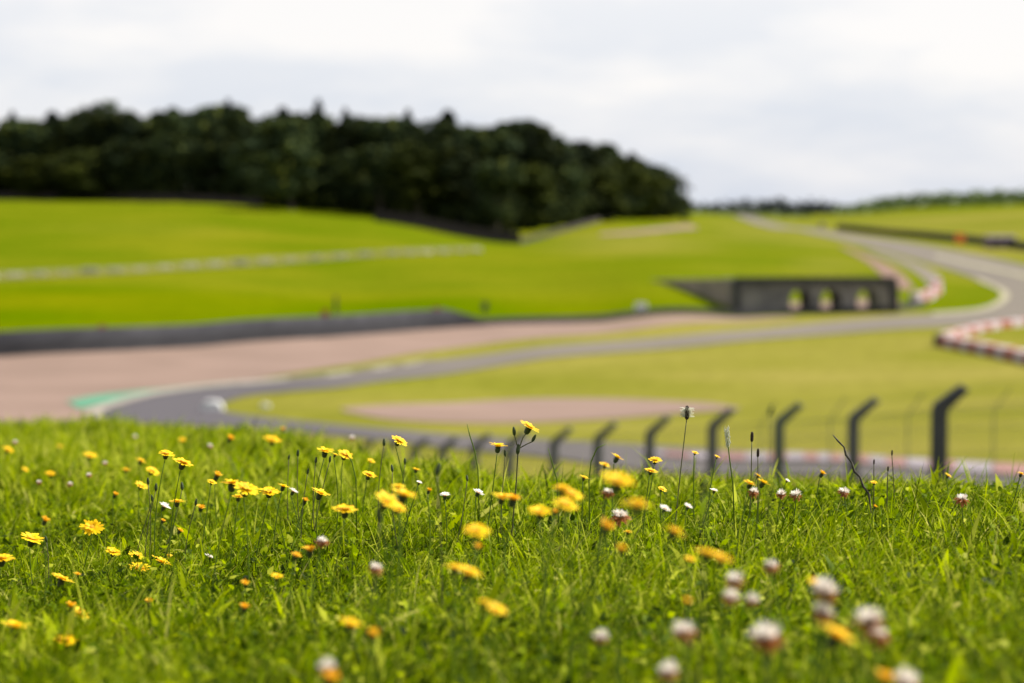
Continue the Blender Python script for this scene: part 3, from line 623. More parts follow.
# second thin steel fence nearer the kerb
root2 = empty('steel_fence', (9.3, 55, g(9.3, 55))); tag(root2, 'faint thin steel fence with cranked tops behind the dark posts, right side', 'fence'); pp = []
for px, py in ((1090,384),(1010,388),(924,392),(846,397),(776,402)):
    Y = 54+(1090-px)*.012; tip = at(px, py, Y); bend = tip-Vector((.35, 0, .5)); z0 = g(bend.x, Y); mb = MB(); mb.tube([(bend.x, Y, z0-.1), bend, tip], .013, 6)
    under(mb.build('post', M['post_green']), root2); pp.append((Vector((bend.x, Y, z0)), bend, tip))
for i in range(len(pp)-1):
    mb = MB()
    for f in (.2, .5, .8, 1): mb.tube([pp[i][0].lerp(pp[i][1], f), pp[i+1][0].lerp(pp[i+1][1], f)], .006, 3)
    under(mb.build('wire', M['wire']), root2)

# ------------------------------------------------------------------ meadow grass (uncountable)
def blades(n, ymin, ymax, yexp, umax, len_, wid, lean=.5, tmean=.45, tsd=.22, name='meadow_grass', label='', crest=True, clump=True, zoff=0, umin=0):
    Y = (rng.uniform(0, 1, n)*(ymax**yexp-ymin**yexp)+ymin**yexp)**(1/yexp); U = rng.uniform(umin, umax, n)*rng.choice([-1, 1], n); X = U*Y+rng.normal(0, .02, n)
    if crest:
        yc = np.interp(U, CU, CY)+.6; k = Y < yc; X, Y = X[k], Y[k]
    n = len(X)
    patch = .5+.25*np.sin(5.1*X+2.0*Y)+.25*np.sin(-3.3*X+4.4*Y+1.7)+.2*np.sin(13*X-9*Y); patch = np.clip(patch, 0, 1); p2 = np.sin(9.3*X+7*Y+2*np.sin(6*Y))*np.sin(11*Y-5.2*X+1.5*np.sin(8*X)); p3 = np.sin(38*X+5*Y)*np.sin(31*Y-9*X)
    if clump:
        cx = rng.normal(0, 1, n); X = X+.012*np.sin(60*X+31*Y); Y = Y+.02*np.sin(47*X-23*Y)
    Z = ground(X, Y)-.005+rng.uniform(0, 1, n)*zoff
    Lh = rng.uniform(*len_, n)*(.78+.45*patch+.16*p2); az = rng.uniform(0, 2*np.pi, n); le = np.abs(rng.normal(0, lean, n))+.05; cu = rng.uniform(.1, 1.1, n)*lean*1.6
    dx, dy = np.cos(az)+.25, np.sin(az); fa = rng.uniform(0, np.pi, n); wx, wy = np.cos(fa), np.sin(fa); W_ = rng.uniform(*wid, n)/2
    lv = np.array([0, .34, .67, 1.0]); ww = np.array([.75, 1, .72, .06]); V = np.empty((n, 4, 2, 3), np.float32)
    px_, py_, pz_ = X.copy(), Y.copy(), Z.copy(); prev = 0
    for i, s in enumerate(lv):
        if i:
            ds = (s-prev)*Lh; a_ = np.clip(le+cu*(prev+s)/2*1.2, 0, 2.2); px_ = px_+np.sin(a_)*dx*ds; py_ = py_+np.sin(a_)*dy*ds; pz_ = pz_+np.cos(a_)*ds; prev = s
        for j, sg in ((0, -1), (1, 1)):
            V[:, i, j, 0] = px_+sg*wx*W_*ww[i]; V[:, i, j, 1] = py_+sg*wy*W_*ww[i]; V[:, i, j, 2] = pz_
    b = np.arange(n)[:, None]*8; q = np.concatenate([b+np.array([2*i, 2*i+1, 2*i+3, 2*i+2]) for i in range(3)], 1).reshape(-1, 4)
    T = np.clip(rng.normal(tmean, tsd, n)+.2*(patch-.5)+.13*p2+.09*p3, 0, .93); dryb = rng.uniform(0, 1, n) < .03; T[dryb] = rng.uniform(.92, 1, dryb.sum())
    me = fastmesh(name, V.reshape(-1, 3), q, np.repeat(T, 8)); o = mesh_obj(name, me, M['grass']); tag(o, label, 'grass', kind='stuff'); return o
blades(235000, 1.15, 5.6, 1.5, .29, (.018, .060), (.0009, .0024), .72, .42, .30, label='bright green meadow grass on the near bank')
blades(80000, 4.4, 12.2, 1.5, .29, (.035, .085), (.003, .007), .8, .68, .25, label='lighter grass on the far left part of the bank')
blades(27000, 1.15, 5.2, 1.5, .29, (.007, .017), (.005, .011), 1.15, .52, .30, name='clover_leaves', label='small rounded clover leaves spread low through the near grass', zoff=.034)
blades(1900, 1.15, 5.2, 1.3, .29, (.03, .07), (.007, .014), .8, .72, .2, name='broad_leaves', label='broader yellow green leaves standing among the near grass')
blades(90000, 1.0, 6.5, 1.6, 1.15, (.025, .07), (.002, .0045), .75, .45, .3, label='green grass on the bank to either side of the flower meadow', umin=.285)
blades(1500, 1.4, 5.4, 1.2, .29, (.07, .115), (.0012, .0026), .55, .6, .3, name='tall_grass', label='taller thin wisps of grass along the top of the bank')

# ------------------------------------------------------------------ flowers
def petals_mesh(n1, n2, L1, L2, wd, cup, seed, drop=.0):
    rs = random.Random(seed); mb = MB()
    for ring, (n_, L_, z0, cp) in enumerate(((n1, L1, 0, cup), (n2, L2, .04, cup+.55))):
        for i in range(n_):
            a = 6.283*(i+rs.uniform(-.25, .25))/n_+ring*.2; l = L_*rs.uniform(.74, 1.12); w2 = wd*rs.uniform(.8, 1.15)/2; c, s = math.cos(a), math.sin(a); cc = cp+rs.uniform(-.14, .14); vs = []
            for f, k in ((.12, .5), (.45, .95), (.8, 1.0), (1.0, .62)):
                r_ = l*f*math.cos(cc*f*.7); z = z0+l*f*math.sin(cc*(1-.55*f)); 
                for sg in (-1, 1): vs.append((c*r_-s*w2*k*sg, s*r_+c*w2*k*sg, z))
            mb.add(vs, [(0, 2, 3, 1), (2, 4, 5, 3), (4, 6, 7, 5)], tint=rs.uniform(.1, .95))
    return mb.mesh('petals')
PM = {}
for i in range(4):
    PM['y', i] = petals_mesh(17+i, 12, .5, .33, .115, .12+.14*i, i); PM['y', i].materials.append(M['petal'])
    PM['o', i] = petals_mesh(11+i, 9, .42, .36, .12, .75+.15*i, i+9); PM['o', i].materials.append(M['petal_orange'])
    PM['w', i] = petals_mesh(13, 8, .5, .4, .16, .5+.1*i, i+20); PM['w', i].materials.append(M['petal_white'])
mb = MB(); mb.lathe([(.02, .015), (.13, .02), (.17, .05), (.13, .095), (.05, .11)], 10); DISC = mb.mesh('flower_disc'); DISC.materials.append(M['disc'])
for p_ in DISC.polygons: p_.use_smooth = True
mb = MB(); mb.lathe([(.05, -.40), (.14, -.34), (.17, -.2), (.15, -.08), (.20, .0), (.05, .012)], 10)
for i in range(10):
    a = i*.628; c, s = math.cos(a), math.sin(a); mb.add([(c*.165-s*.03, s*.165+c*.03, -.22), (c*.165+s*.03, s*.165-c*.03, -.22), (c*.26, s*.26, -.02)], [(0, 1, 2)])
CAL = mb.mesh('calyx'); CAL.materials.append(M['calyx'])
mb = MB(); mb.lathe([(.06, -.55), (.17, -.42), (.22, -.15), (.19, .15), (.12, .42), (.05, .52)], 9); BUD = mb.mesh('bud'); BUD.materials.append(M['calyx'])
mb = MB(); mb.lathe([(.06, -.55), (.15, -.48), (.19, -.2), (.19, .2), (.14, .5), (.05, .62)], 10)
rs = random.Random(4)
for i in range(70):
    a = rs.uniform(0, 6.28); z = rs.uniform(-.45, .55); c, s = math.cos(a), math.sin(a); mb.add([(c*.17-s*.03, s*.17+c*.03, z), (c*.17+s*.03, s*.17-c*.03, z), (c*.25, s*.25, z+.07)], [(0, 1, 2)])
SEED = mb.mesh('seed_head'); SEED.materials.append(M['seed'])
mb = MB()
for i in range(240):
    a = rs.uniform(0, 6.28); z = rs.uniform(-.35, .45); c, s = math.cos(a), math.sin(a); q = rs.uniform(.25, .6); mb.add([(c*.15, s*.15, z), (c*q-s*.04, s*q+c*.04, z+.02), (c*(q+.08), s*(q+.08), z+.06), (c*q+s*.04, s*q-c*.04, z+.05)], [(0, 1, 2, 3)], tint=rs.random())
ANTH = mb.mesh('anthers'); ANTH.materials.append(M['fluff'])
def florets(zlo, zhi, n_, out, seed, droop, nm, mt):
    rs = random.Random(seed); mb = MB()
    for i in range(n_):
        z = rs.uniform(zlo, zhi); a = rs.uniform(0, 6.28); rr = math.sqrt(max(0, 1-z*z)); d = Vector((rr*math.cos(a), rr*math.sin(a), z)); up = Vector((0, 0, 1-2*droop)); d2 = (d+up*rs.uniform(.0, .8)+Vector((rs.uniform(-.3, .3), rs.uniform(-.3, .3), 0))).normalized(); lf = rs.uniform(.6, 1.35)
        s = d.cross(Vector((.1, .2, 1))).normalized()*.055; p0 = d*.16; p1 = p0+d*.16*lf; p2 = p1+d2*.2*out*lf; n_2 = d.cross(s).normalized()*.035
        mb.add([p0-s*.4, p0+s*.4, p1+s+n_2, p2+s*.55, p2-s*.55, p1-s+n_2], [(0, 1, 2, 5), (5, 2, 3, 4)], tint=rs.random())
        mb.add([p0-n_2, p0+n_2, p1+n_2*1.3, p2, p1-n_2*1.3], [(0, 1, 2, 3, 4)], tint=rs.random())
    me = mb.mesh(nm); me.materials.append(mt); return me
FL = [(florets(-.05, 1, 62, 1.25, 31+i, 0, 'florets', M['petal_white']), florets(-.95, .12, 46, 1.2, 41+i, 1, 'withered_florets', M['floret_brown'])) for i in range(3)]
mb = MB(); mb.lathe([(.02, -.16), (.1, -.13), (.16, -.02), (.13, .1), (.04, .17)], 9); CORE = mb.mesh('core'); CORE.materials.append(mat('clover_core', (.5, .36, .24), .8))
def child(nm, d, par, loc, rot, sc):
    o = bpy.data.objects.new(nm, d); col.objects.link(o); o.parent = par; o.location = loc; o.rotation_euler = rot; o.scale = (sc, sc, sc); return o
def stem(root, head, dirn, rad, mt, side=None, start=Vector((0, 0, -.01))):
    mb = MB(); p = []
    h = head.length
    for i in range(9):
        s = i/8; q = start.lerp(head, s)+Vector((math.sin(s*math.pi)*.10*h*(side or 0), 0, 0)); p.append(q)
    mb.tube(p, [rad*(1.15-.3*i/8) for i in range(9)], 6); return mb.build('stem', mt, root, smooth=True)
rf = random.Random(21)
SPEC = {}
def plant(kind, px, py, Y, size, label, tilt=None, group=None, side=None):
    """kind y/o/w (rayed flower) c (clover) b (bud) p (plantain) f (plantain in flower); size in cm"""
    P = at(px, py, Y); s = size/100*(1.26 if kind in 'yo' else .82 if kind in 'bp' else .82 if kind == 'c' else 1.0); bxo = rf.uniform(-.012, .012); bend = rf.uniform(-.5, .5) if side is None else side
    lean = rf.uniform(-.03, .012)
    bx_, by_ = P.x+lean+bxo, P.y+rf.uniform(-.01, .02); z0 = g(bx_, by_); nm, cat = {'y': ('yellow_flower', 'flower'), 'o': ('orange_flower', 'flower'), 'w': ('white_flower', 'flower'), 'c': ('clover', 'clover'), 'b': ('flower_bud', 'bud'), 'p': ('plantain', 'plantain'), 'f': ('plantain', 'plantain')}[kind]
    e = empty(nm, (bx_, by_, z0)); tag(e, label, cat, group)
    H = P-Vector((bx_, by_, z0))
    if tilt is None: tilt = (rf.uniform(-.05, .34), rf.uniform(.05, .55))
    rot = (tilt[0], tilt[1], rf.uniform(0, 6.28)); rot = (Matrix.Rotation(tilt[1], 3, 'Y')@Matrix.Rotation(tilt[0], 3, 'X')@Matrix.Rotation(rot[2], 3, 'Z')).to_euler()
    up = rot.to_matrix()@Vector((0, 0, 1)); k = rf.randrange(4)
    if kind in 'yow':
        stem(e, H-up*s*.36, up, .0008, M['stem'], bend)
        p = child('petals', PM[kind, k], e, H, rot, s)
        d = child('flower_disc', DISC, p, (0, 0, 0), (0, 0, 0), 1.0)
        child('calyx', CAL, e, H, rot, s*.8)
    elif kind == 'c':
        stem(e, H-up*s*.15, up, .0009, M['stem'], bend); a_, b_ = FL[k % 3]; q = 1 if Y < 4.5 else .62; fz = (rf.uniform(.85, 1.12), rf.uniform(.85, 1.1), rf.uniform(.7, 1.0)); f1 = child('florets', a_, e, H, rot, s*q); f1.scale = [s*q*v_ for v_ in fz]; f2 = child('withered_florets', b_, e, H, rot, s*q*rf.uniform(1.0, 1.3)); child('core', CORE, e, H, rot, s*1.05*q)
    elif kind == 'b':
        stem(e, H-up*s*.4, up, .0007, M['stem_dark'], bend); child('bud', BUD, e, H, rot, s)
    else:
        stem(e, H-up*s*.45, up, .0008, M['stem_dark'], bend); hd = child('seed_head', SEED, e, H, rot, s)
        if kind == 'f': child('anthers', ANTH, hd, (0, 0, 0), (0, 0, 0), 1)
    return e, H, up
#FLOWERS#
FLW = [
('y',8,450,6.2,2.8,'blurred yellow flower at the far left edge, high on the bank'),
('y',50,474,5.4,2.2,'small soft yellow flower left of the cluster of buds, near the left edge'),
('y',90,456,5.8,2.7,'out of focus yellow flower high on the left bank, above two pale clovers'),
('y',141,461,5.0,2.1,'small yellow flower just left of the sharp pair'),
('y',126,470,5.4,1.8,'faint little yellow flower below and left of the sharp pair'),
('y',152,471,4.7,2.4,'yellow flower slightly blurred directly below the sharp pair'),
('y',141,486,4.2,1.9,'half open yellow flower beside dark buds, left part of the bank'),
('o',115,495,4.3,1.6,'small orange brown flower left of the dark bud cluster'),
('y',166,454,3.55,2.0,'sharp yellow flower, left head of the tall pair on the left'),
('y',183,463,3.5,2.5,'sharp spiky yellow flower, right head of the tall pair on the left'),
('y',177,502,3.65,1.9,'sharp small yellow flower above the white bloom on the left'),
('o',201,508,3.9,1.7,'blurry orange yellow flower right of the white bloom on the left'),
('o',217,476,4.1,2.2,'orange tinged flower at the upper left of the big double bloom'),
('y',232,484,3.2,2.6,'left head of the big bright double yellow bloom'),
('y',246,489,3.15,2.7,'right head of the big bright double yellow bloom'),
('o',45,521,3.0,1.5,'little orange half closed flower above the tilted sharp one at left'),
('y',92,528,3.6,2.7,'round sharp yellow flower facing the camera, left part of the meadow'),
('y',32,540,3.45,2.7,'tilted sharp yellow flower on a dark bud stalk near the left edge'),
('y',2,559,3.2,2.6,'yellow flower cut by the left edge of the photo'),
('y',113,552,3.6,1.9,'thin edge on yellow flower, first of the row of five on the left'),
('y',137,556,3.65,2.0,'edge on yellow flower above another flat one, middle of the row of five'),
('y',139,569,3.45,2.5,'flat yellow flower, lowest of the row of five on the left'),
('y',161,563,3.5,2.6,'bright yellow flower, largest of the row of five on the left'),
('y',172,558,3.7,1.8,'small yellow flower at the right end of the row of five'),
('o',180,531,3.8,1.3,'faint tiny orange flower above the row of five'),
('o',230,439,5.8,2.6,'blurred orange flower high on the bank above the double bloom'),
('y',62,580,3.2,2.5,'flat yellow flower tilted right, below the round one on the left'),
('o',77,575,3.3,1.3,'tiny orange flower beside the flat tilted one on the left'),
('o',70,607,2.9,1.9,'orange yellow flower, upper left of the lower twin heads'),
('y',80,614,2.85,1.9,'orange yellow flower, lower right of the lower twin heads'),
('y',15,628,2.6,2.6,'large flat yellow flower near the left edge, low in the picture'),
('y',66,641,2.6,2.2,'yellow flower drooping right, lowest on the left side'),
('o',245,584,2.8,1.3,'dull orange ball flower, upper of two above each other'),
('o',244,608,2.6,1.5,'bright orange ball flower, lower of two above each other'),
('o',149,602,2.9,1.3,'small orange bud flower below the row of five'),
('y',272,440,6.0,3.6,'blurred yellow flower high on the bank left of the first sharp crest bloom'),
('o',283,430,6.6,2.0,'faint orange spot of a flower at the top edge of the bank'),
('y',325,452,3.7,2.2,'sharp yellow flower with two dark buds below it, left of centre'),
('y',345,455,3.95,2.3,'slightly blurred yellow flower right beside the sharp one with buds'),
('y',369,475,3.9,2.1,'rounded yellow flower below and right of the sharp one with buds'),
('y',269,492,3.5,2.3,'sharp tilted yellow flower between the double bloom and a white one'),
('y',283,487,3.6,1.6,'small upright yellow flower just left of a white one'),
('y',320,494,3.55,2.3,'slanting yellow flower with ragged lower edge, left of centre'),
('o',305,501,3.7,1.5,'small orange flower just left of the slanting ragged one'),
('y',345,510,3.0,2.6,'bright yellow flower alone below the slanting ragged one'),
('y',386,502,2.5,2.4,'orange yellow blurred flower, left one of three clustered left of centre'),
('y',397,508,2.55,1.8,'lower edge flower of the blurred cluster left of centre'),
('y',403,496,2.6,2.5,'bright blurred yellow flower, right one of three clustered left of centre'),
('y',398,487,2.9,1.4,'small pale yellow flower on top of the blurred cluster left of centre'),
('y',399,441,3.75,2.2,'yellow flower at the bank edge in front of the grey track, beside a bud'),
('y',498,447,3.6,2.2,'sharp yellow flower low left of the tall branching one'),
('y',502,498,2.8,2.0,'blurred yellow flower, left of a close pair below the tall branching one'),
('o',513,500,2.8,2.2,'blurred orange flower, right of a close pair below the tall branching one'),
('o',429,491,3.2,1.1,'tiny faded orange flower beside a white one, left of centre'),
('o',310,551,2.9,2.0,'orange flower leaning right beneath a small white bloom'),
('o',296,556,2.8,1.4,'dull small orange flower left of the one under the white bloom'),
('y',476,531,2.2,2.0,'blurred yellow flower alone in the middle, above a tiny orange one'),
('o',478,547,2.3,1.0,'tiny orange flower right below the lone blurred yellow one'),
('y',617,458,3.3,1.8,'yellow flower at the crest above the big blurred blooms'),
('y',655,456+4,3.7,1.7,'small yellow flower at the crest in front of a fence post, upper of two'),
('y',605,465,3.0,1.2,'small blurred yellow flower left of the crest flower above the big blooms'),
('y',651,471,3.5,1.5,'small yellow flower at the crest in front of a fence post, lower of two'),
('y',662,489,3.6,1.2,'tiny yellow flower in the grass below the fence post pair'),
('y',618,483,2.0,2.4,'big blurred yellow bloom, upper one right of the picture centre'),
('y',637,505,2.0,2.1,'big blurred yellow bloom, lower right of the other big one'),
('y',562,489,2.4,1.8,'blurred golden flower, top left of the stacked group at centre'),
('y',572,495,2.4,1.8,'blurred golden flower, right side of the stacked group at centre'),
('y',566,505,2.35,2.0,'blurred golden flower, bottom of the stacked group at centre'),
('y',540,513,2.5,2.0,'blurred yellow flower at the lower left of the stacked group'),
('o',555,512,2.6,1.0,'small orange flower between the stacked group and the blurred one beside it'),
('o',606,528,2.15,1.9,'blurred orange flower below the pale clover right of centre'),
('y',674,532,2.1,1.9,'blurred yellow flower alone right of the orange one'),
('o',621,550,2.1,1.4,'small blurred orange yellow flower, under the lone blurred pair'),
('y',706,554,2.0,1.8,'blurred yellow flower, left half of a wide flat pair on the right'),
('y',721,559,2.0,1.8,'blurred yellow flower, right half of a wide flat pair on the right'),
('o',687,602,1.95,1.0,'small orange yellow flower above the row of pink clovers'),
('y',455,569,2.2,1.7,'blurred yellow flower, left part of the wide cluster low in the middle'),
('y',468,573,2.15,2.1,'blurred yellow flower, right part of the wide cluster low in the middle'),
('y',484,603,2.05,1.1,'blurred small yellow head, upper left of the low middle twins'),
('y',496,610,2.05,1.5,'blurred yellow head, lower right of the low middle twins'),
('y',277,577,2.9,1.3,'small flat yellow flower low left of centre'),
('y',350,625,2.0,1.7,'blurred yellow flower beside a rounder orange one, low left of centre'),
('o',373,636,1.95,1.6,'blurred round orange flower right of the flat yellow one, low left of centre'),
('o',330,680,1.75,1.8,'blurred orange flower cut by the bottom edge under a pink clover'),
('y',758,476,3.3,1.0,'small yellow flower on top of the yellow tuft by the plantains'),
('y',750,484,3.2,1.7,'yellow flower at the left of the tuft by the plantains'),
('y',763,483,3.2,1.8,'yellow flower at the right of the tuft by the plantains'),
('o',822,474,3.7,1.5,'orange yellow flower at the crest left of the dark twig'),
('y',874,483,3.6,.9,'tiny yellow flower at the foot of the dark twig'),
('y',948,476,4.0,1.1,'small pale yellow flower in front of the nearest fence post'),
('y',1021,474,3.7,1.3,'small yellow flower cut by the right edge of the photo'),
('y',717,457,3.7,.8,'tiny yellow bud flower left of the tall grass stalk at the crest'),
('y',695,453,3.6,.9,'tiny yellow bud flower beside the tall fluffy plantain'),
('y',836,637,1.72,2.6,'largest blurred yellow flower, low right beside the pink clovers'),
('y',816,584,2.0,1.5,'blurred yellow flower hidden behind the upper white clover at right'),
('o',885,680,1.65,1.8,'blurred orange flower cut by the bottom edge at right'),
('o',875,507,3.3,.9,'tiny orange speck flower in the grass below the dark twig'),
('y',335,455,3.75,1.0,'tiny yellow bud between the sharp flower with buds and its soft neighbour'),
('y',212,482,3.7,1.2,'small yellow bloom just left of the big double bloom'),
('y',238,497,3.3,1.6,'small yellow head tucked under the big double bloom'),
('o',163,521,3.9,1.1,'dull little yellow head under the soft white bloom on the left'),
('y',25,470,6.0,1.6,'faint yellow spot near the left edge, left of the small soft flower'),
('y',60,447,7.5,2.2,'faint yellow flower far up the bank, near the left edge'),
('y',182,440,7.2,2.2,'faint yellow flower far up the bank, above the sharp pair'),
('y',371,461,4.3,1.2,'tiny yellow flower above the rounded one below the track'),
('y',416,470,4.1,1.3,'tiny yellow flower right of the brown bud, left of centre'),
('y',584,478,3.4,1.1,'tiny yellow flower left of the upper big blurred bloom'),
('y',628,532,3.1,1.0,'tiny sharp yellow flower under the brown and white clover'),
('y',690,560,2.3,1.0,'small blurred yellow head left of the wide flat pair'),
('c',39,482,5.0,1.9,'pale blurred clover, left one high on the left bank'),
('c',70,484,5.0,1.9,'pinkish blurred clover right of the palest one on the left bank'),
('c',15,442,6.5,2.4,'pale blurred clover in the far left top corner of the bank'),
('c',89,475,4.9,2.0,'white blurred clover under the out of focus yellow flower at left'),
('c',105,463,5.6,2.0,'pinkish blurred clover higher up left of the sharp pair'),
('w',164,507,3.9,2.2,'soft white bloom below the small sharp yellow flower on the left'),
('w',209,558,3.55,2.0,'clean white flower standing right of the row of five'),
('c',202,589,3.3,2.2,'pinkish white clover low on the left with a broad leaf beside it'),
('w',293,492,3.8,1.9,'soft white flower right of the small upright yellow one'),
('w',419,483,3.6,1.1,'tiny white flower beside the faded orange one'),
('w',445,496,3.6,1.8,'white flower lying flat, left of two sharp white ones near the centre'),
('w',478,493,3.6,1.9,'ragged sharp white flower, right of two near the centre'),
('c',352,438,6.0,2.4,'white blurred clover at the bank edge before the grey track'),
('c',210,446,6.2,2.4,'pale blurred clover below the hairpin at the bank edge'),
('c',135,437,7.5,2.6,'faint whitish clover far up the bank under the hairpin kerb'),
('c',322,541,2.9,1.5,'small white clover touching the leaning orange flower'),
('c',376,568,2.4,1.5,'faded white clover, blurred, alone left of the middle cluster'),
('c',327,667,1.8,1.5,'pinkish blurred clover above the orange flower at the bottom edge'),
('c',608,492,3.0,1.5,'white clover tucked under the upper big yellow bloom'),
('c',620,516,3.1,2.3,'sharp brown and white clover below the big blurred blooms'),
('w',665,509,3.0,1.5,'white flower, left one of two right of the big blurred blooms'),
('w',688,507,3.1,1.3,'white flower, right one of two right of the big blurred blooms'),
('w',714,491,3.5,1.3,'white flower in the sharp grass left of the yellow tuft'),
('c',754,492,3.3,1.5,'reddish clover just under the yellow tuft by the plantains'),
('w',787,481,3.9,1.1,'small white bloom at the crest right of the yellow tuft'),
('c',781,494,3.5,1.6,'brownish clover, left of two at the sharp crest grass'),
('c',796,495,3.5,1.9,'white topped brown clover, right of two at the sharp crest grass'),
('c',844,492,3.6,1.7,'faded pale clover left of the foot of the dark twig'),
('c',962,499,3.4,1.9,'reddish clover with white tip at the far right of the sharp grass'),
('c',601,637,1.95,1.4,'small pink clover, leftmost of the row low on the right'),
('c',684,631,1.85,2.1,'pink blurred clover above the one on the bottom edge'),
('c',668,671,1.75,1.7,'white pink clover at the bottom edge beside a yellow green leaf'),
('c',766,636,1.75,2.5,'large pink topped clover left of the largest yellow flower'),
('c',771,566,2.2,1.4,'white clover above the group of small clovers at right'),
('c',735,580,2.05,1.6,'white clover at the top of the group of small clovers at right'),
('c',731,597,2.0,1.6,'pinkish clover at the lower left of the group of small clovers'),
('c',752,600,2.0,1.3,'small white clover at the lower right of the group of small clovers'),
('c',826,590,1.85,2.2,'wide white clover, upper of two stacked above the largest yellow flower'),
('c',824,612,1.85,1.7,'white clover, lower of two stacked above the largest yellow flower'),
('c',869,619,1.7,2.2,'large round white and pink clover right of the largest yellow flower'),
('c',878,634,1.75,1.7,'brownish clover half hidden below the large round one at right'),
('c',906,681,1.65,1.9,'white clover cut by the bottom edge at right'),
('b',182,486,3.8,1.4,'dark nodding bud right of the sharp pair on the left'),
('b',148,481,3.7,1.2,'upper dark bud of the cluster below the sharp pair'),
('b',156,487,3.65,1.3,'middle dark bud of the cluster below the sharp pair'),
('b',152,498,3.65,1.1,'lower dark bud of the cluster below the sharp pair'),
('b',196,502,3.6,1.2,'dark bud beside the blurry orange yellow flower on the left'),
('b',46,539,3.4,1.1,'dark bud on the right of the tilted sharp flower near the left edge'),
('b',316,460,3.7,1.1,'left dark bud under the sharp flower with buds'),
('b',330,459,3.7,1.1,'right dark bud under the sharp flower with buds'),
('b',298,453,3.8,1.2,'dark bud, upper of two left of the sharp flower with buds'),
('b',289,457,3.9,.9,'small dark bud, lower of two left of the sharp flower with buds'),
('b',308,471,3.7,1.0,'lone dark bud below the two left of the sharp flower with buds'),
('b',384,442,3.8,1.3,'upright dark bud left of the flower in front of the grey track'),
('b',405,461,4.0,1.2,'dark bud below the flower in front of the grey track'),
('b',438,469,2.7,1.6,'blurred dark bud between the track flower and the tall branching one'),
('b',392,468,3.6,1.2,'brown bud above the blurred cluster left of centre'),
('b',379,515,2.5,1.6,'blurred dark bud below the blurred cluster left of centre'),
('b',467,478,3.6,1.0,'small dark bud in sharp grass left of the ragged white flower'),
('b',505,453,3.6,1.1,'dark bud hanging right of the sharp flower beside the branching one'),
('p',752,437,3.6,1.5,'dark plantain head, taller of two right of the grass stalk'),
('p',758,453,3.6,1.3,'dark plantain head, shorter of two right of the grass stalk'),
('f',687,413,3.6,1.7,'tall plantain with a pale fluffy ring, highest stalk over the track'),
('b',705,485,2.0,1.3,'blurred dark plantain head near the foot of the fluffy one'),
('b',771,411,2.0,1.0,'blurred dark head floating high beside the paler fence post'),
('p',892,453,3.9,.9,'tiny dark seed head right of the dark twig, highest of three'),
('p',874,462,3.7,.8,'tiny brown seed head just right of the dark twig'),
('p',888,469,3.7,.8,'tiny brown seed head, lowest of three right of the dark twig'),
]
for f in FLW:
    k, px, py, Y, s, lb = f; tl = None; sd = None
    if k == 'y' and (px, py) == (92, 528): tl = (.75, .1)
    if k in 'pbf': tl = (rf.uniform(-.15, .15), rf.uniform(-.2, .25)); 
    if k in 'pf': sd = rf.uniform(-.06, .06); tl = (0, .03)
    if k == 'c': tl = (rf.uniform(-.1, .2), rf.uniform(-.1, .25))
    plant(k, px, py, Y, s, lb, tl, side=sd)
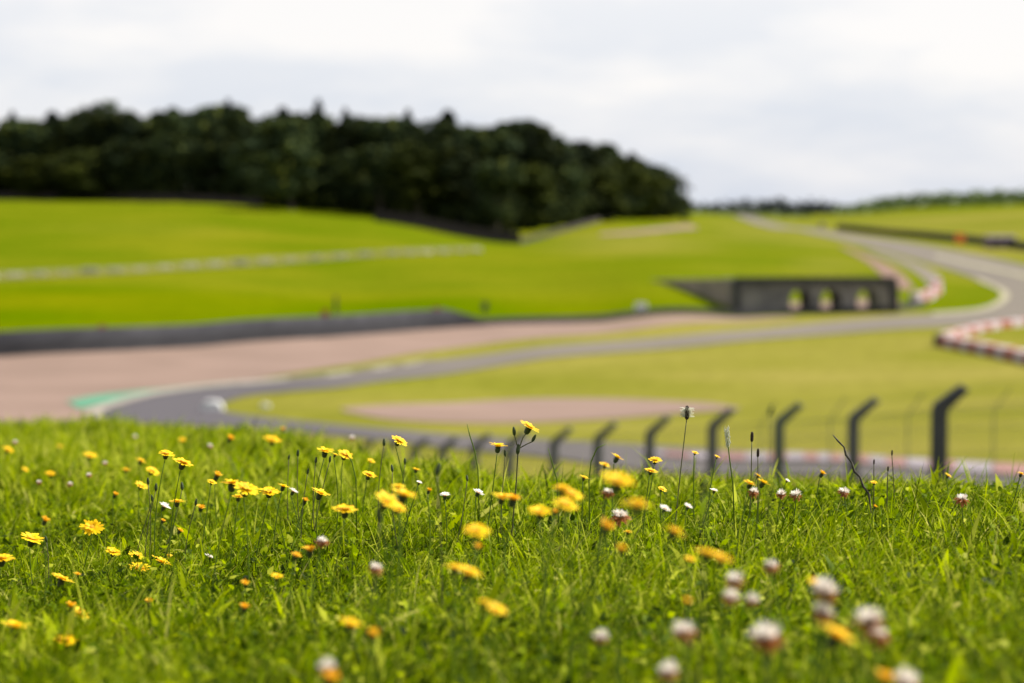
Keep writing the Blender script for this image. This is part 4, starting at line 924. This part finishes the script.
# the tall branching flower
e, H, up = plant('y', 529, 428, 3.6, 2.5, 'tall sharp yellow flower with three dark buds on branching stalks, standing over the track', (.12, .5), side=.05)
base = e.location.copy(); join = at(518, 449, 3.6)-base
for c_ in list(e.children):
    if c_.name.startswith('stem'): bpy.data.objects.remove(c_)
mb = MB(); mb.tube([(-.022, .01, -.01), (-.018, .006, .035), tuple(join.lerp(Vector((-.016, 0, .03)), .4)), tuple(join-Vector((0, 0, .004))), tuple(join.lerp(H, .5)+Vector((-.001, 0, .001))), tuple(H-up*.010)], [.0012, .0011, .001, .001, .0008, .0008], 7); mb.build('stem', M['stem_dark'], e, smooth=True)
child('bud', BUD, e, join, (0, .1, 0), .014)
for px, py, s, ty in ((514, 431, .012, -.1), (534, 438, .011, .5)):
    P = at(px, py, 3.6)-base; mb = MB(); mb.tube([join, join.lerp(P, .5)+Vector((.0015*ty, 0, -.001)), P-Vector((ty*.004, 0, s*.45))], .0008, 6); mb.build('stalk', M['stem_dark'], e, smooth=True); child('bud', BUD, e, P, (0, ty, 0), s)
# dark twig and pale grass stalk
def rod(pts, rads, name, mt, label, cat, extra=None):
    P = [at(*p) for p in pts]; P[-1].z = g(P[-1].x, P[-1].y)-.01; b = P[-1].copy(); mb = MB(); mb.tube([p-b for p in P], rads, 7); o = mb.build(name, mt, None, smooth=True); o.location = b; tag(o, label, cat); return o, P, b
rod([(833,435,3.6),(838,441,3.59),(844,447,3.6),(846,455,3.6),(852,463,3.6),(854,471,3.6),(860,477,3.6),(863,486,3.6),(869,494,3.6),(872,512,3.6)], [.0007, .0014, .0011, .0018, .0013, .0020, .0014, .0019, .0016, .0018], 'twig', M['twig'], 'dark crooked twig leaning left out of the crest grass', 'twig')
o, P, b = rod([(726.5,431,3.6),(728,445,3.6),(730,462,3.6),(733,485,3.6),(735,510,3.6)], [.0005, .0008, .0009, .001, .001], 'grass_stalk', M['stem'], 'pale thin seeding grass stalk between the plantains at the crest', 'grass stalk')
mb = MB()
for i in range(26):
    q = P[0].lerp(P[1], i/26*1.3)-b; a = i*2.4; mb.tube([q, q+Vector((.0035*math.cos(a), .0035*math.sin(a), .004)), q+Vector((.0025*math.cos(a), .0025*math.sin(a), .0085))], [.0004, .0009, .0002], 4)
mb.build('seed_spikelets', M['fluff'], o)
# arching grass stalks at the crest
for pts, lb in (([(606,444,3.6),(597,448,3.6),(591,462,3.6),(589,480,3.6),(590,505,3.6)], 'pale arching grass stem curling right at the crest, right of the branching flower'),
                ([(346,423+30,3.7),(352,462,3.7),(356,480,3.7),(357,500,3.7)], 'thin straight dark grass stem right of the sharp flower with buds'),
                ([(467,424,3.7),(470,436,3.7),(475,452,3.7),(478,470,3.7),(480,495,3.7)], 'thin dark grass stem rising over the track left of the branching flower'),
                ([(548,448,3.6),(552,462,3.6),(557,480,3.6),(560,505,3.6)], 'thin green grass stem between branching flower and arching stem')):
    rod(pts, [.0004]+[.0009]*(len(pts)-1), 'grass_stalk', M['stem'], lb, 'grass stalk')
